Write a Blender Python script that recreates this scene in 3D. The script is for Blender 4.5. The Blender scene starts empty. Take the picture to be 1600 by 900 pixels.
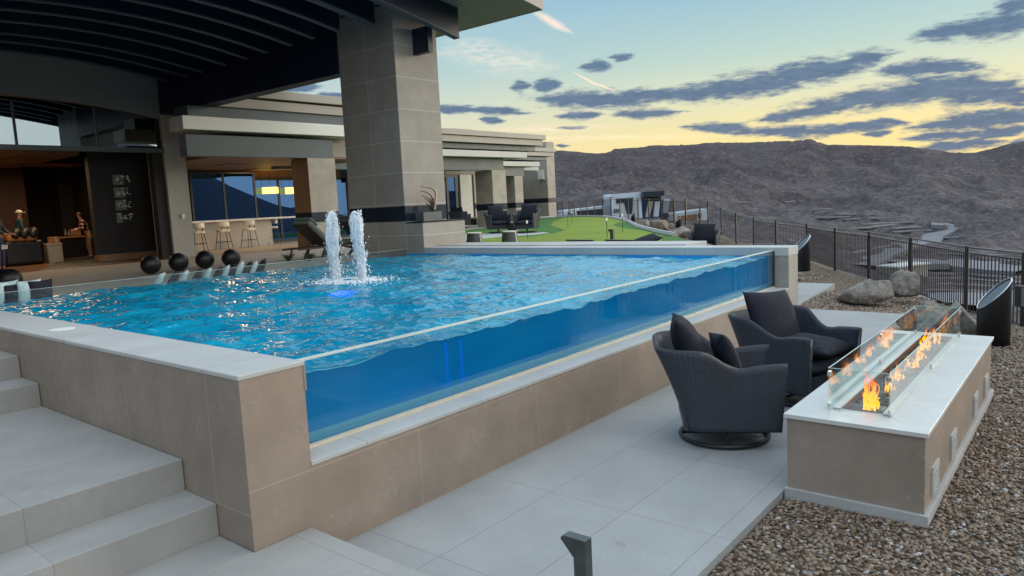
import bpy, bmesh, math, random
import numpy as np
from mathutils import Vector, Matrix
R = math.radians
random.seed(7)
scene = bpy.context.scene
COL = scene.collection

# ------------------------------------------------------------------ camera
F, CYP, YAW, PITCH, ROLL = 1126.997, 445.648, 39.4057, -6.46345, -2.88791
CAM = np.array([-2.17528, -3.90251, 2.22328])
_y, _p, _r = R(YAW), R(PITCH), R(ROLL)
FW = np.array([math.cos(_y)*math.cos(_p), math.sin(_y)*math.cos(_p), math.sin(_p)])
_rt = np.array([math.sin(_y), -math.cos(_y), 0.0]); _up = np.cross(_rt, FW)
RT = _rt*math.cos(_r) + _up*math.sin(_r); UP = -_rt*math.sin(_r) + _up*math.cos(_r)
cam_d = bpy.data.cameras.new('camera'); cam = bpy.data.objects.new('camera', cam_d); COL.objects.link(cam)
cam.matrix_world = Matrix(((RT[0], UP[0], -FW[0], CAM[0]), (RT[1], UP[1], -FW[1], CAM[1]), (RT[2], UP[2], -FW[2], CAM[2]), (0, 0, 0, 1)))
cam_d.sensor_width = 36; cam_d.lens = F/1600*36; cam_d.shift_y = (CYP-450)/1600
cam_d.clip_start = .05; cam_d.clip_end = 20000
scene.camera = cam

def ray(u, v): return FW*F + RT*(u-800) - UP*(v-CYP)
def at(u, v, ax, val):
    """photo pixel -> world point on the plane axis=val (survey measurement)"""
    d = ray(u, v); return CAM + d*((val-CAM[ax])/d[ax])
def azel(u, v):
    d = ray(u, v); return math.atan2(d[1], d[0]), math.atan2(d[2], math.hypot(d[0], d[1]))

# ------------------------------------------------------------------ render / exposure
scene.view_settings.view_transform = 'Standard'; scene.view_settings.look = 'None'
scene.view_settings.gamma = 1.0; scene.view_settings.use_curve_mapping = False
scene.view_settings.exposure = 0.58
scene.render.engine = 'CYCLES'
cy = scene.cycles
cy.use_denoising = True
cy.max_bounces = 12; cy.diffuse_bounces = 4; cy.glossy_bounces = 4; cy.transmission_bounces = 8; cy.transparent_max_bounces = 16
cy.volume_bounces = 1; cy.sample_clamp_indirect = 6.0; cy.caustics_reflective = False; cy.caustics_refractive = True
cy.blur_glossy = 0.5

# ------------------------------------------------------------------ node helpers
class NT:
    def __init__(s, tree): s.t = tree; s.n = tree.nodes; s.l = tree.links
    def node(s, typ, **kw):
        n = s.n.new(typ)
        for k, v in kw.items(): setattr(n, k, v)
        return n
    def put(s, sock, v):
        if hasattr(v, 'is_output') or isinstance(v, bpy.types.NodeSocket): s.l.new(v, sock)
        elif isinstance(v, (tuple, list)) and sock.type == 'RGBA' and len(v) == 3: sock.default_value = (*v, 1)
        else: sock.default_value = v
    def math(s, op, a, b=None, c=None, clamp=False):
        n = s.node('ShaderNodeMath', operation=op, use_clamp=clamp)
        s.put(n.inputs[0], a)
        if b is not None: s.put(n.inputs[1], b)
        if c is not None: s.put(n.inputs[2], c)
        return n.outputs[0]
    def mix(s, f, a, b, blend='MIX'):
        n = s.node('ShaderNodeMix', data_type='RGBA', blend_type=blend)
        s.put(n.inputs[0], f); s.put(n.inputs[6], a); s.put(n.inputs[7], b)
        return n.outputs[2]
    def ramp(s, f, stops, interp='LINEAR'):
        n = s.node('ShaderNodeValToRGB'); cr = n.color_ramp; cr.interpolation = interp
        while len(cr.elements) < len(stops): cr.elements.new(0.5)
        for e, (p, c) in zip(cr.elements, stops):
            e.position = p; e.color = (*c, 1) if len(c) == 3 else c
        s.put(n.inputs[0], f); return n.outputs[0]
    def noise(s, vec, scale, detail=4, rough=.55, dist=0.0, out=0):
        n = s.node('ShaderNodeTexNoise'); n.inputs['Scale'].default_value = scale
        n.inputs['Detail'].default_value = detail; n.inputs['Roughness'].default_value = rough; n.inputs['Distortion'].default_value = dist
        if vec is not None: s.l.new(vec, n.inputs['Vector'])
        return n.outputs[out]
    def mapr(s, v, a, b, c=0.0, d=1.0, smooth=False):
        n = s.node('ShaderNodeMapRange'); n.clamp = True
        if smooth: n.interpolation_type = 'SMOOTHSTEP'
        s.put(n.inputs[0], v)
        for i, x in enumerate((a, b, c, d)): n.inputs[i+1].default_value = x
        return n.outputs[0]
    def pos(s): return s.node('ShaderNodeNewGeometry').outputs['Position']
    def obj(s): return s.node('ShaderNodeTexCoord').outputs['Object']
    def scl(s, vec, sc, rot=(0, 0, 0), loc=(0, 0, 0), typ='POINT'):
        n = s.node('ShaderNodeMapping', vector_type=typ); s.l.new(vec, n.inputs[0])
        n.inputs['Scale'].default_value = sc; n.inputs['Rotation'].default_value = rot; n.inputs['Location'].default_value = loc
        return n.outputs[0]
    def bump(s, h, strength=.3, dist=.01):
        n = s.node('ShaderNodeBump'); n.inputs['Strength'].default_value = strength; n.inputs['Distance'].default_value = dist
        s.l.new(h, n.inputs['Height']); return n.outputs[0]

def seams(t, P, specs, w):
    """thin grout lines: specs = (axis, offset, spacing) in world metres"""
    sep = t.node('ShaderNodeSeparateXYZ'); t.l.new(P, sep.inputs[0]); m = None
    for ax, off, sp in specs:
        f = t.math('FRACT', t.math('DIVIDE', t.math('SUBTRACT', sep.outputs[ax], off), sp))
        d = t.math('ABSOLUTE', t.math('SUBTRACT', f, .5))
        k = t.math('GREATER_THAN', d, .5-w/sp)
        m = k if m is None else t.math('MAXIMUM', m, k)
    return m

MATS = {}
def material(name):
    m = bpy.data.materials.new(name); m.use_nodes = True; MATS[name] = m
    t = NT(m.node_tree); b = m.node_tree.nodes['Principled BSDF']; return m, t, b
def simple(name, col, rough=.5, metal=0.0, var=.12, vscale=6.0, bump=.0, bscale=60, spec=.5, emis=None, estr=0):
    m, t, b = material(name)
    P = t.obj()
    n = t.noise(P, vscale, 5, .6)
    c = t.mix(t.mapr(n, .3, .7), tuple(x*(1-var) for x in col), tuple(min(1, x*(1+var)) for x in col))
    t.put(b.inputs['Base Color'], c)
    t.put(b.inputs['Roughness'], t.mapr(t.noise(P, vscale*3, 3), .3, .7, max(0, rough-.06), min(1, rough+.06)))
    b.inputs['Metallic'].default_value = metal; b.inputs['Specular IOR Level'].default_value = spec
    if bump: t.put(b.inputs['Normal'], t.bump(t.noise(P, bscale, 4, .6), bump, .005))
    if emis: b.inputs['Emission Color'].default_value = (*emis, 1); b.inputs['Emission Strength'].default_value = estr
    return m

# ------------------------------------------------------------------ world: dusk sky with clouds
SUN_AZ = azel(1440, 238)[0]          # centre of the afterglow (from +X towards +Y)
SUN_EL = R(7.0); SUN_DIR = R(-24)     # the hidden sun stands right of the frame
world = bpy.data.worlds.new('World'); scene.world = world; world.use_nodes = True
wt = NT(world.node_tree); wt.n.clear()
out = wt.node('ShaderNodeOutputWorld'); bg = wt.node('ShaderNodeBackground'); wt.l.new(bg.outputs[0], out.inputs[0])
sky = wt.node('ShaderNodeTexSky', sky_type='NISHITA'); sky.sun_disc = False
sky.sun_elevation = SUN_EL; sky.sun_rotation = math.pi/2 - SUN_DIR
sky.air_density = 1.0; sky.dust_density = 1.5; sky.ozone_density = 2.0
gen = wt.node('ShaderNodeTexCoord').outputs['Generated']
sep = wt.node('ShaderNodeSeparateXYZ'); wt.l.new(gen, sep.inputs[0])
az = wt.math('SUBTRACT', wt.math('ARCTAN2', sep.outputs[1], sep.outputs[0]), SUN_AZ)
el = wt.math('ARCSINE', sep.outputs[2])
eld = wt.math('MULTIPLY', el, 180/math.pi)
azd = wt.math('MULTIPLY', az, 180/math.pi)
e01 = wt.math('DIVIDE', eld, 90.0, clamp=True)
# afterglow side (towards the sun) and the cool side
glow = wt.ramp(e01, [(0.0, (.74, .55, .20)), (.046, (.70, .57, .26)), (.083, (.53, .55, .39)), (.11, (.37, .48, .43)), (.167, (.215, .37, .47)), (.24, (.50, .70, .82)), (.38, (1.0, 1.14, 1.22)), (1.0, (.85, 1.02, 1.25))])
cool = wt.ramp(e01, [(0.0, (.58, .48, .36)), (.05, (.50, .50, .42)), (.12, (.30, .43, .48)), (.25, (.20, .38, .50)), (.5, (.46, .66, .86)), (1.0, (.85, 1.02, 1.25))])
side = wt.mapr(wt.math('ABSOLUTE', azd), 8, 62, 1, 0, True)
grad = wt.mix(side, cool, glow)
nsc = wt.node('ShaderNodeVectorMath', operation='SCALE'); wt.l.new(sky.outputs[0], nsc.inputs[0]); nsc.inputs['Scale'].default_value = .10
skyc = wt.mix(.93, nsc.outputs[0], grad)
# the open valley side (outside the frame, to the right of and behind the viewer) is the bright half of the sky
opn = wt.mapr(wt.math('COSINE', wt.math('SUBTRACT', wt.math('ARCTAN2', sep.outputs[1], sep.outputs[0]), R(-95))), .25, .95, 0, 1, True)
skyc = wt.mix(wt.math('MULTIPLY', opn, .65), skyc, (1.24, 1.21, 1.14))
# clouds: elongated masks placed in the sky (azimuth, elevation in degrees), feathered by noise
cvec = wt.node('ShaderNodeCombineXYZ'); wt.l.new(azd, cvec.inputs[0]); wt.l.new(eld, cvec.inputs[1])
nz = wt.scl(cvec.outputs[0], (.26, 1.0, 1), (0, 0, R(-8)))
nzc = wt.noise(nz, 1.1, 6, .62, 0, out=1)
fine = wt.noise(nz, 3.0, 9, .66)
nv = wt.node('ShaderNodeVectorMath', operation='MULTIPLY_ADD'); wt.l.new(nzc, nv.inputs[0]); nv.inputs[1].default_value = (1.8, .7, 0); nv.inputs[2].default_value = (-.9, -.35, 0)
cv = wt.node('ShaderNodeVectorMath', operation='ADD'); wt.l.new(cvec.outputs[0], cv.inputs[0]); wt.l.new(nv.outputs[0], cv.inputs[1])
def cloud_mask(vec, spec, lens=True):
    m = None
    for (u, v, hw, hh, dy) in spec:      # photo measure: centre, half width, half height, rise over half width
        a0, e0 = azel(u, v); a1, e1 = azel(u+hw, v-dy)
        a0 -= SUN_AZ; a1 -= SUN_AZ
        a0, e0, a1, e1 = [math.degrees(x) for x in (a0, e0, a1, e1)]
        L = math.hypot(a1-a0, e1-e0); H = math.degrees(hh/F)
        mp = wt.scl(vec, (L*1.15, H*1.15, 1), (0, 0, math.atan2(e1-e0, a1-a0)), (a0, e0, 0), 'TEXTURE')
        sp_ = wt.node('ShaderNodeSeparateXYZ'); wt.l.new(mp, sp_.inputs[0])
        ay = wt.math('ABSOLUTE', sp_.outputs[1])
        # pointed lens: full in the middle, tapering to the tips
        g = wt.math('SUBTRACT', wt.math('SUBTRACT', 1.0, wt.math('MULTIPLY', sp_.outputs[0], sp_.outputs[0])), ay)
        g = wt.math('MAXIMUM', g, -.6)
        m = g if m is None else wt.math('MAXIMUM', m, g)
    return m
CL = [(930,156,115,17,-1),(1000,150,90,12,6),(1080,146,90,14,12),(1170,134,130,22,20),(1270,112,110,20,15),(1345,95,60,14,14),
      (1445,107,100,13,5),(1400,150,190,19,20),(1500,140,130,26,-4),(1590,152,70,14,-5),(1250,178,90,11,14),(1330,160,90,12,16),
      (1130,200,70,9,-2),(1240,205,130,10,4),(1330,199,90,9,6),(1385,190,40,6,0),(1370,208,28,6,2),(1520,190,120,17,14),(1590,180,60,12,6),(1480,212,80,7,6),(1570,205,60,10,8),
      (1500,226,80,12,8),(1010,177,60,9,3),(905,181,38,8,1),(930,104,26,9,2),(972,90,22,8,2),(855,132,26,12,2),(812,135,18,10,2),
      (1480,50,60,14,12),(1560,38,90,20,16),(1590,8,40,12,4),(760,173,80,7,-2),(768,187,22,8,0),(700,171,50,7,-2),(1590,163,30,4,0),
      (470,138,34,9,3),(518,148,26,5,0),(880,228,12,4,0),(1597,228,40,12,6),(1080,151,14,4,0),(895,198,30,3,0)]
cm0 = cloud_mask(cv.outputs[0], CL)
cm = wt.math('ADD', cm0, wt.math('MULTIPLY', wt.math('SUBTRACT', fine, .53), 1.7))
cm = wt.mapr(cm, -.12, .62, 0, 1, True)
band = wt.mapr(eld, 2, 14)
ccol = wt.mix(band, (.066, .120, .215), (.090, .142, .22))
ccol = wt.mix(wt.mapr(wt.math('ADD', cm0, wt.math('MULTIPLY', fine, .8)), .95, .35), ccol, (.20, .25, .31))
ccol = wt.mix(wt.mapr(wt.noise(nz, 2.4, 7, .62), .42, .66, 0, .55), ccol, (.045, .080, .150))
ccol = wt.mix(wt.mapr(wt.noise(nz, 1.3, 7, .65), .56, .72, 0, .5), ccol, (.17, .215, .29))
skyc = wt.mix(wt.math('MULTIPLY', cm, .93), skyc, ccol)
# thin pink wisps and contrails
nv2 = wt.node('ShaderNodeVectorMath', operation='MULTIPLY_ADD'); wt.l.new(nzc, nv2.inputs[0]); nv2.inputs[1].default_value = (.5, .5, 0); nv2.inputs[2].default_value = (-.25, -.25, 0)
cv2 = wt.node('ShaderNodeVectorMath', operation='ADD'); wt.l.new(cvec.outputs[0], cv2.inputs[0]); wt.l.new(nv2.outputs[0], cv2.inputs[1])
wm = cloud_mask(cv2.outputs[0], [(862,34,34,7,-19),(930,129,38,2.2,-17)])
skyc = wt.mix(wt.mapr(wm, .0, 1.1, 0, .72), skyc, (.95, .68, .50))
wm2 = cloud_mask(cv.outputs[0], [(790,95,90,26,-8),(740,80,70,24,0),(1000,215,170,6,4),(860,200,120,6,4),(880,215,90,5,3)])
skyc = wt.mix(wt.math('MULTIPLY', wt.mapr(wm2, .1, .9), wt.mapr(fine, .35, .75, 0, .5)), skyc, (.95, .74, .55))
# high broken cloud over the unseen part of the sky (lights the scene, shows in reflections)
hv = wt.node('ShaderNodeVectorMath', operation='MULTIPLY'); wt.l.new(gen, hv.inputs[0]); hv.inputs[1].default_value = (1.6, 1.6, 3.5)
hc = wt.mapr(wt.noise(hv.outputs[0], 1.6, 6, .6), .5, .72)
off = wt.mapr(wt.math('ABSOLUTE', wt.math('ADD', azd, -22)), 34, 60)
skyc = wt.mix(wt.math('MULTIPLY', wt.math('MULTIPLY', hc, off), .45), skyc, (.95, .92, .95))
wt.l.new(skyc, bg.inputs[0]); bg.inputs[1].default_value = 1.0
world.cycles.sampling_method = 'MANUAL'; world.cycles.sample_map_resolution = 1024

# ------------------------------------------------------------------ sun (already behind the ridge: weak, very soft)
sun_d = bpy.data.lights.new('sun', 'SUN'); sun = bpy.data.objects.new('sun', sun_d); COL.objects.link(sun)
sun_d.energy = 1.1; sun_d.angle = R(24); sun_d.color = (1, .86, .66)
_sd = Vector((math.cos(SUN_DIR)*math.cos(SUN_EL), math.sin(SUN_DIR)*math.cos(SUN_EL), math.sin(SUN_EL)))
sun.rotation_euler = _sd.to_track_quat('Z', 'Y').to_euler()

# ------------------------------------------------------------------ object helpers
def tag(o, label=None, cat=None, group=None, kind=None):
    if label: o['label'] = label
    if cat: o['category'] = cat
    if group: o['group'] = group
    if kind: o['kind'] = kind
    return o
def thing(name, label, cat, loc=(0, 0, 0), rz=0, group=None):
    o = bpy.data.objects.new(name, None); COL.objects.link(o); o.location = loc; o.rotation_euler = (0, 0, rz)
    o.empty_display_size = .2
    return tag(o, label, cat, group)
def kids(o): return [c for c in COL.objects if c.parent == o]
def copy_tree(o, parent=None):
    c = o.copy(); COL.objects.link(c); c.parent = parent
    for ch in kids(o): copy_tree(ch, c)
    return c

class MB:
    def __init__(s): s.v = []; s.f = []; s.mi = []; s.uv = {}; s.M = None
    def add(s, vs, fs, mi=0):
        b = len(s.v)
        for p in vs:
            if s.M is not None:
                p = s.M @ Vector(p)
            s.v.append(tuple(p))
        for f in fs: s.f.append(tuple(b+i for i in f)); s.mi.append(mi)
        return s
    def box(s, x0, x1, y0, y1, z0, z1, mi=0):
        return s.add([(x0,y0,z0),(x1,y0,z0),(x1,y1,z0),(x0,y1,z0),(x0,y0,z1),(x1,y0,z1),(x1,y1,z1),(x0,y1,z1)],
                     [(0,3,2,1),(4,5,6,7),(0,1,5,4),(1,2,6,5),(2,3,7,6),(3,0,4,7)], mi)
    def prism(s, pts, ax, a0, a1, mi=0):
        """closed polygon pts (2D) in the two other axes, extruded along ax from a0 to a1"""
        n = len(pts)
        def P(p, a):
            q = list(p); q.insert(ax, a); return tuple(q)
        vs = [P(p, a0) for p in pts] + [P(p, a1) for p in pts]
        fs = [tuple(range(n))[::-1], tuple(range(n, 2*n))] + [(i, (i+1) % n, n+(i+1) % n, n+i) for i in range(n)]
        return s.add(vs, fs, mi)
    def tube(s, pts, r, seg=8, mi=0, closed=False, caps=True):
        pts = [Vector(p) for p in pts]; n = len(pts); rs = r if isinstance(r, (list, tuple)) else [r]*n
        vs = []; prev = None
        for i, p in enumerate(pts):
            if closed: t = pts[(i+1) % n]-pts[i-1]
            else: t = pts[min(i+1, n-1)]-pts[max(i-1, 0)]
            t.normalize()
            if prev is None:
                a = t.orthogonal().normalized()
            else:
                a = (prev - t*prev.dot(t)).normalized()
            prev = a; b = t.cross(a)
            for k in range(seg):
                th = 2*math.pi*k/seg; vs.append(p+(a*math.cos(th)+b*math.sin(th))*rs[i])
        fs = []
        for i in range(n if closed else n-1):
            j = (i+1) % n
            for k in range(seg): fs.append((i*seg+k, i*seg+(k+1) % seg, j*seg+(k+1) % seg, j*seg+k))
        if caps and not closed: fs += [tuple(range(seg))[::-1], tuple((n-1)*seg+k for k in range(seg))]
        return s.add(vs, fs, mi)
    def lathe(s, prof, c=(0, 0, 0), seg=32, mi=0):
        vs = []; n = len(prof)
        for r, z in prof:
            for k in range(seg):
                th = 2*math.pi*k/seg; vs.append((c[0]+r*math.cos(th), c[1]+r*math.sin(th), c[2]+z))
        fs = [(i*seg+k, i*seg+(k+1) % seg, (i+1)*seg+(k+1) % seg, (i+1)*seg+k) for i in range(n-1) for k in range(seg)]
        fs += [tuple(range(seg))[::-1], tuple((n-1)*seg+k for k in range(seg))]
        return s.add(vs, fs, mi)
    def grid(s, X, Y, Z, mi=0):
        """X, Y, Z arrays (n,m)"""
        n, m = X.shape
        return s.add(list(zip(X.ravel(), Y.ravel(), Z.ravel())), [(i*m+j, (i+1)*m+j, (i+1)*m+j+1, i*m+j+1) for i in range(n-1) for j in range(m-1)], mi)
    def build(s, name, mats, parent=None, smooth=False, bevel=0, bseg=2, world=True, auto=None, fixn=True):
        me = bpy.data.meshes.new(name); me.from_pydata(s.v, [], s.f)
        for m in (mats if isinstance(mats, (list, tuple)) else [mats]): me.materials.append(MATS[m] if isinstance(m, str) else m)
        me.polygons.foreach_set('material_index', s.mi)
        if fixn:
            bm = bmesh.new(); bm.from_mesh(me); bmesh.ops.recalc_face_normals(bm, faces=bm.faces); bm.to_mesh(me); bm.free()
        if smooth: me.polygons.foreach_set('use_smooth', [True]*len(me.polygons))
        me.update()
        o = bpy.data.objects.new(name, me); COL.objects.link(o)
        if parent is not None:
            o.parent = parent
            if world and parent.type == 'EMPTY': o.location = -parent.location
        if bevel:
            md = o.modifiers.new('bevel', 'BEVEL'); md.width = bevel; md.segments = bseg; md.limit_method = 'ANGLE'; md.angle_limit = R(40)
        return o

def rounded(w, d, r, n=5):
    """rounded rectangle outline centred on 0"""
    pts = []
    for cx, cy_, a0 in ((w/2-r, d/2-r, 0), (-w/2+r, d/2-r, 90), (-w/2+r, -d/2+r, 180), (w/2-r, -d/2+r, 270)):
        for k in range(n+1):
            a = R(a0+90*k/n); pts.append((cx+r*math.cos(a), cy_+r*math.sin(a)))
    return pts

# numpy value noise
def _h(ix, iy, seed):
    n = (ix.astype(np.int64)*374761393 + iy.astype(np.int64)*668265263 + seed*1442695041) & 0x7fffffff
    n = ((n ^ (n >> 13))*1274126177) & 0x7fffffff
    n = (n ^ (n >> 16)) & 0x7fffffff
    return n/float(0x7fffffff)
def vnoise(x, y, seed=0):
    ix = np.floor(x); iy = np.floor(y); fx = x-ix; fy = y-iy
    fx = fx*fx*fx*(fx*(fx*6-15)+10); fy = fy*fy*fy*(fy*(fy*6-15)+10)
    a = _h(ix, iy, seed); b = _h(ix+1, iy, seed); c = _h(ix, iy+1, seed); d = _h(ix+1, iy+1, seed)
    return (a*(1-fx)+b*fx)*(1-fy)+(c*(1-fx)+d*fx)*fy
def fbm(x, y, oct=5, seed=0, gain=.5, ridged=False):
    s = 0; a = 1; t = 0
    for o in range(oct):
        n = vnoise(x*2**o+o*17.3, y*2**o-o*9.1, seed+o)
        if ridged: n = 1-np.abs(2*n-1)
        s = s+a*n; t += a; a *= gain
    return s/t

# ------------------------------------------------------------------ materials
def cells(t, P, specs):
    """random value per tile"""
    sep = t.node('ShaderNodeSeparateXYZ'); t.l.new(P, sep.inputs[0]); cb = t.node('ShaderNodeCombineXYZ')
    for ax, off, sp in specs:
        t.put(cb.inputs[ax], t.math('FLOOR', t.math('DIVIDE', t.math('SUBTRACT', sep.outputs[ax], off), sp)))
    wn = t.node('ShaderNodeTexWhiteNoise', noise_dimensions='3D'); t.l.new(cb.outputs[0], wn.inputs['Vector']); return wn.outputs['Value']
def tile_mat(name, base, specs, grout, seamw=.0028, vein=.5, rough=.55, mott=.16, veincol=(.55, .48, .40), bump=.15):
    m, t, b = material(name); P = t.pos()
    n1 = t.noise(P, 1.7, 6, .62); n2 = t.noise(P, 14, 5, .65)
    c = t.mix(t.mapr(n1, .32, .68), tuple(x*(1-mott*1.4) for x in base), tuple(x*(1+mott*1.2) for x in base))
    c = t.mix(t.mapr(n2, .3, .7, 0, .45), c, tuple(x*.82 for x in base))
    # hair-thin marble veins
    wv = t.noise(P, 1.1, 5, .6, 1.6)
    v = t.math('SUBTRACT', 1.0, t.mapr(t.math('ABSOLUTE', t.math('SUBTRACT', wv, .5)), 0, .006))
    brk = t.mapr(t.noise(P, 3.1, 3), .52, .62)
    wv2 = t.noise(t.scl(P, (1, 1, 1), (0, .5, .4), (3, 7, 1)), 2.6, 4, .6, 1.1)
    v2 = t.math('SUBTRACT', 1.0, t.mapr(t.math('ABSOLUTE', t.math('SUBTRACT', wv2, .5)), 0, .005))
    vv = t.math('MULTIPLY', t.math('MAXIMUM', v, t.math('MULTIPLY', v2, .8)), brk)
    c = t.mix(t.math('MULTIPLY', vv, vein), c, veincol)
    s = seams(t, P, specs, seamw) if specs else None
    if specs: c = t.mix(t.math('MULTIPLY', cells(t, P, specs), .22), c, tuple(x*.55 for x in base))
    if s is not None: c = t.mix(t.math('MULTIPLY', s, .8), c, grout)
    t.put(b.inputs['Base Color'], c)
    t.put(b.inputs['Roughness'], t.mapr(n2, .3, .7, rough-.08, rough+.1))
    h = t.math('ADD', t.math('MULTIPLY', n2, .5), t.math('MULTIPLY', t.noise(P, 70, 3), .3))
    if s is not None: h = t.math('SUBTRACT', h, t.math('MULTIPLY', s, .6))
    t.put(b.inputs['Normal'], t.bump(h, bump, .006))
    return m
TAUPE = (.292, .233, .190)
tile_mat('tile_left', TAUPE, [(1, .40, 1.19), (2, .43, 2.0)], (.42, .37, .31))
tile_mat('tile_front', (.325, .256, .204), [(0, 1.39, 1.46), (2, .581, 3.0)], (.44, .37, .30))
tile_mat('tile_far', (.36, .33, .29), [(1, .6, 1.2), (2, 1.16, 4.0)], (.46, .42, .37), vein=.2)
tile_mat('tile_pillar', (.39, .35, .305), [(1, 10.03, 1.03), (0, 8.0, 6.0), (2, 3.08, .7465)], (.60, .57, .53), vein=.12, mott=.12, seamw=.008)
tile_mat('tile_pier', (.44, .395, .33), [(2, 1.05, .95)], (.42, .38, .33), vein=.1, seamw=.004)
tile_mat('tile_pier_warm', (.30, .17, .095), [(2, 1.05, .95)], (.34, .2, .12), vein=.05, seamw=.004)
tile_mat('tile_pit', (.30, .24, .197), None, (.4, .35, .3))
tile_mat('stone_top', (.60, .60, .585), None, (.5, .5, .5), vein=.25, veincol=(.5, .46, .42), rough=.34, mott=.07, bump=.02)
tile_mat('tread', (.355, .35, .335), [(0, -.93, 1.2)], (.22, .22, .22), vein=.05, mott=.10, bump=.45, rough=.7)
def paver_mat(name, base, specs, seamcol=(.15, .15, .15)):
    m, t, b = material(name); P = t.pos()
    n1 = t.noise(P, 1.3, 6, .6); n2 = t.noise(t.scl(P, (1, 2.2, 1), (0, 0, .5)), 22, 6, .68); n3 = t.noise(P, 130, 3, .6)
    c = t.mix(t.mapr(n1, .3, .7), tuple(x*.88 for x in base), tuple(x*1.1 for x in base))
    c = t.mix(t.mapr(n2, .42, .62, 0, .28), c, tuple(x*.78 for x in base))
    c = t.mix(t.mapr(n3, .62, .72, 0, .25), c, tuple(x*.6 for x in base))
    st = t.mapr(t.noise(P, 2.4, 6, .7, .4), .66, .71, 0, .5)
    c = t.mix(t.mapr(t.noise(P, .55, 5, .65), .45, .70, 0, .22), c, tuple(x*.62 for x in base))
    c = t.mix(st, c, (.22, .17, .12))
    h = t.math('ADD', t.math('MULTIPLY', n2, .9), t.math('MULTIPLY', n3, .35))
    if specs:
        c = t.mix(t.math('MULTIPLY', cells(t, P, specs), .16), c, tuple(x*.6 for x in base))
        s = seams(t, P, specs, .0026); c = t.mix(t.math('MULTIPLY', s, .75), c, seamcol); h = t.math('SUBTRACT', h, t.math('MULTIPLY', s, .8))
    t.put(b.inputs['Base Color'], c); b.inputs['Roughness'].default_value = .68
    t.put(b.inputs['Normal'], t.bump(h, .38, .006)); return m
paver_mat('pavers', (.345, .352, .348), [(0, 2.09, 1.22), (1, -.02, .66)])
paver_mat('coping', (.50, .51, .50), [(0, .9, 1.2)])
paver_mat('coping_left', (.50, .51, .50), [(1, .4, 1.19)])
paver_mat('coping_far', (.52, .53, .53), [(1, .6, 1.2)])
paver_mat('deck', (.42, .38, .33), [(0, .2, 1.2), (1, 9.6, 1.2)], (.3, .27, .24))
paver_mat('concrete', (.42, .42, .41), None)
simple('white_metal', (.80, .80, .76), .45, var=.03, vscale=1)
simple('pale_metal', (.56, .56, .53), .5, var=.03, vscale=1)
simple('taupe_metal', (.40, .365, .32), .5, var=.04, vscale=1)
simple('slate_metal', (.10, .125, .135), .45, var=.08, vscale=1)
simple('band_dark', (.020, .030, .045), .18, var=.2, vscale=2)
simple('navy_roof', (.004, .010, .036), .55, var=.15, vscale=2)
simple('dark_beam', (.009, .016, .034), .35, var=.2, vscale=3)
simple('frame_dark', (.035, .042, .05), .4)
simple('rib_flange_lit', (.075, .095, .12), .5, var=.05)  # grey lightened in the colour for light caught off the water
simple('fascia_grey', (.24, .265, .26), .7, var=.04, vscale=1, bump=.1, bscale=90)
simple('stucco', (.52, .48, .42), .85, var=.05, bump=.25, bscale=120)
simple('black_gloss', (.010, .011, .013), .35)
simple('black_metal', (.018, .021, .024), .4, var=.25)
simple('dark_fabric', (.016, .018, .028), .85, var=.2, vscale=9, bump=.35, bscale=260, spec=.25)
simple('cream', (.76, .72, .64), .6)
simple('white_counter', (.75, .74, .72), .3)
simple('steel', (.55, .56, .58), .3, metal=1)
simple('clip_metal', (.62, .62, .64), .25, metal=1)
simple('bronze', (.30, .24, .20), .3, metal=.9, var=.3)
simple('fence_metal', (.030, .025, .024), .45, var=.2)
simple('rail_metal', (.16, .15, .14), .3, metal=.3)
simple('grey_metal_post', (.05, .06, .06), .35, var=.3)
simple('burner', (.16, .085, .055), .45, metal=.5, var=.35, vscale=20)
simple('cushion_green', (.16, .20, .18), .85, var=.12, bump=.2, bscale=200)
simple('pillow_teal', (.48, .62, .66), .85, var=.22, vscale=38)
simple('white_cloth', (.7, .68, .62), .85)
simple('sculpt_base', (.10, .115, .12), .4)
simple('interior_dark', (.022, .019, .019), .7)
simple('interior_brown', (.10, .045, .025), .6)
simple('interior_wood', (.26, .13, .06), .35, var=.3, vscale=3)
simple('interior_ceiling', (.20, .10, .045), .5, var=.25, vscale=2)
simple('lamp_glow', (.9, .6, .2), .5, emis=(1, .60, .12), estr=2.2)
simple('lamp_core', (.9, .6, .2), .5, emis=(1, .55, .2), estr=3)
simple('skin', (.42, .22, .15), .55)
simple('hair', (.03, .02, .015), .6)
simple('jeans', (.05, .06, .12), .8)
simple('khaki', (.16, .12, .08), .8)
simple('jacket', (.035, .05, .055), .7)
simple('teal_shirt', (.02, .055, .075), .8)
simple('cardboard', (.32, .17, .07), .8)
simple('white_box', (.45, .42, .36), .7)
simple('orange_cushion', (.55, .25, .09), .8)
simple('fire_media', (.015, .013, .014), .25, var=.6, vscale=60, bump=.8, bscale=70)
simple('boulder_far', (.20, .16, .13), .85, var=.35, vscale=3, bump=.6, bscale=8)
simple('vent_white', (.46, .48, .47), .4)
simple('sealant', (.62, .56, .44), .5, var=.08)

m, t, b = material('plaid'); P = t.obj()
sx = t.node('ShaderNodeSeparateXYZ'); t.l.new(P, sx.inputs[0])
a = t.math('GREATER_THAN', t.math('SINE', t.math('MULTIPLY', sx.outputs[2], 42)), 0); c_ = t.math('GREATER_THAN', t.math('SINE', t.math('MULTIPLY', t.math('ADD', sx.outputs[0], sx.outputs[1]), 42)), 0)
t.put(b.inputs['Base Color'], t.ramp(t.math('MULTIPLY', t.math('ADD', a, c_), .5), [(0, (.02, .015, .015)), (.5, (.13, .03, .02)), (1, (.5, .42, .33))], 'CONSTANT')); b.inputs['Roughness'].default_value = .85

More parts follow.
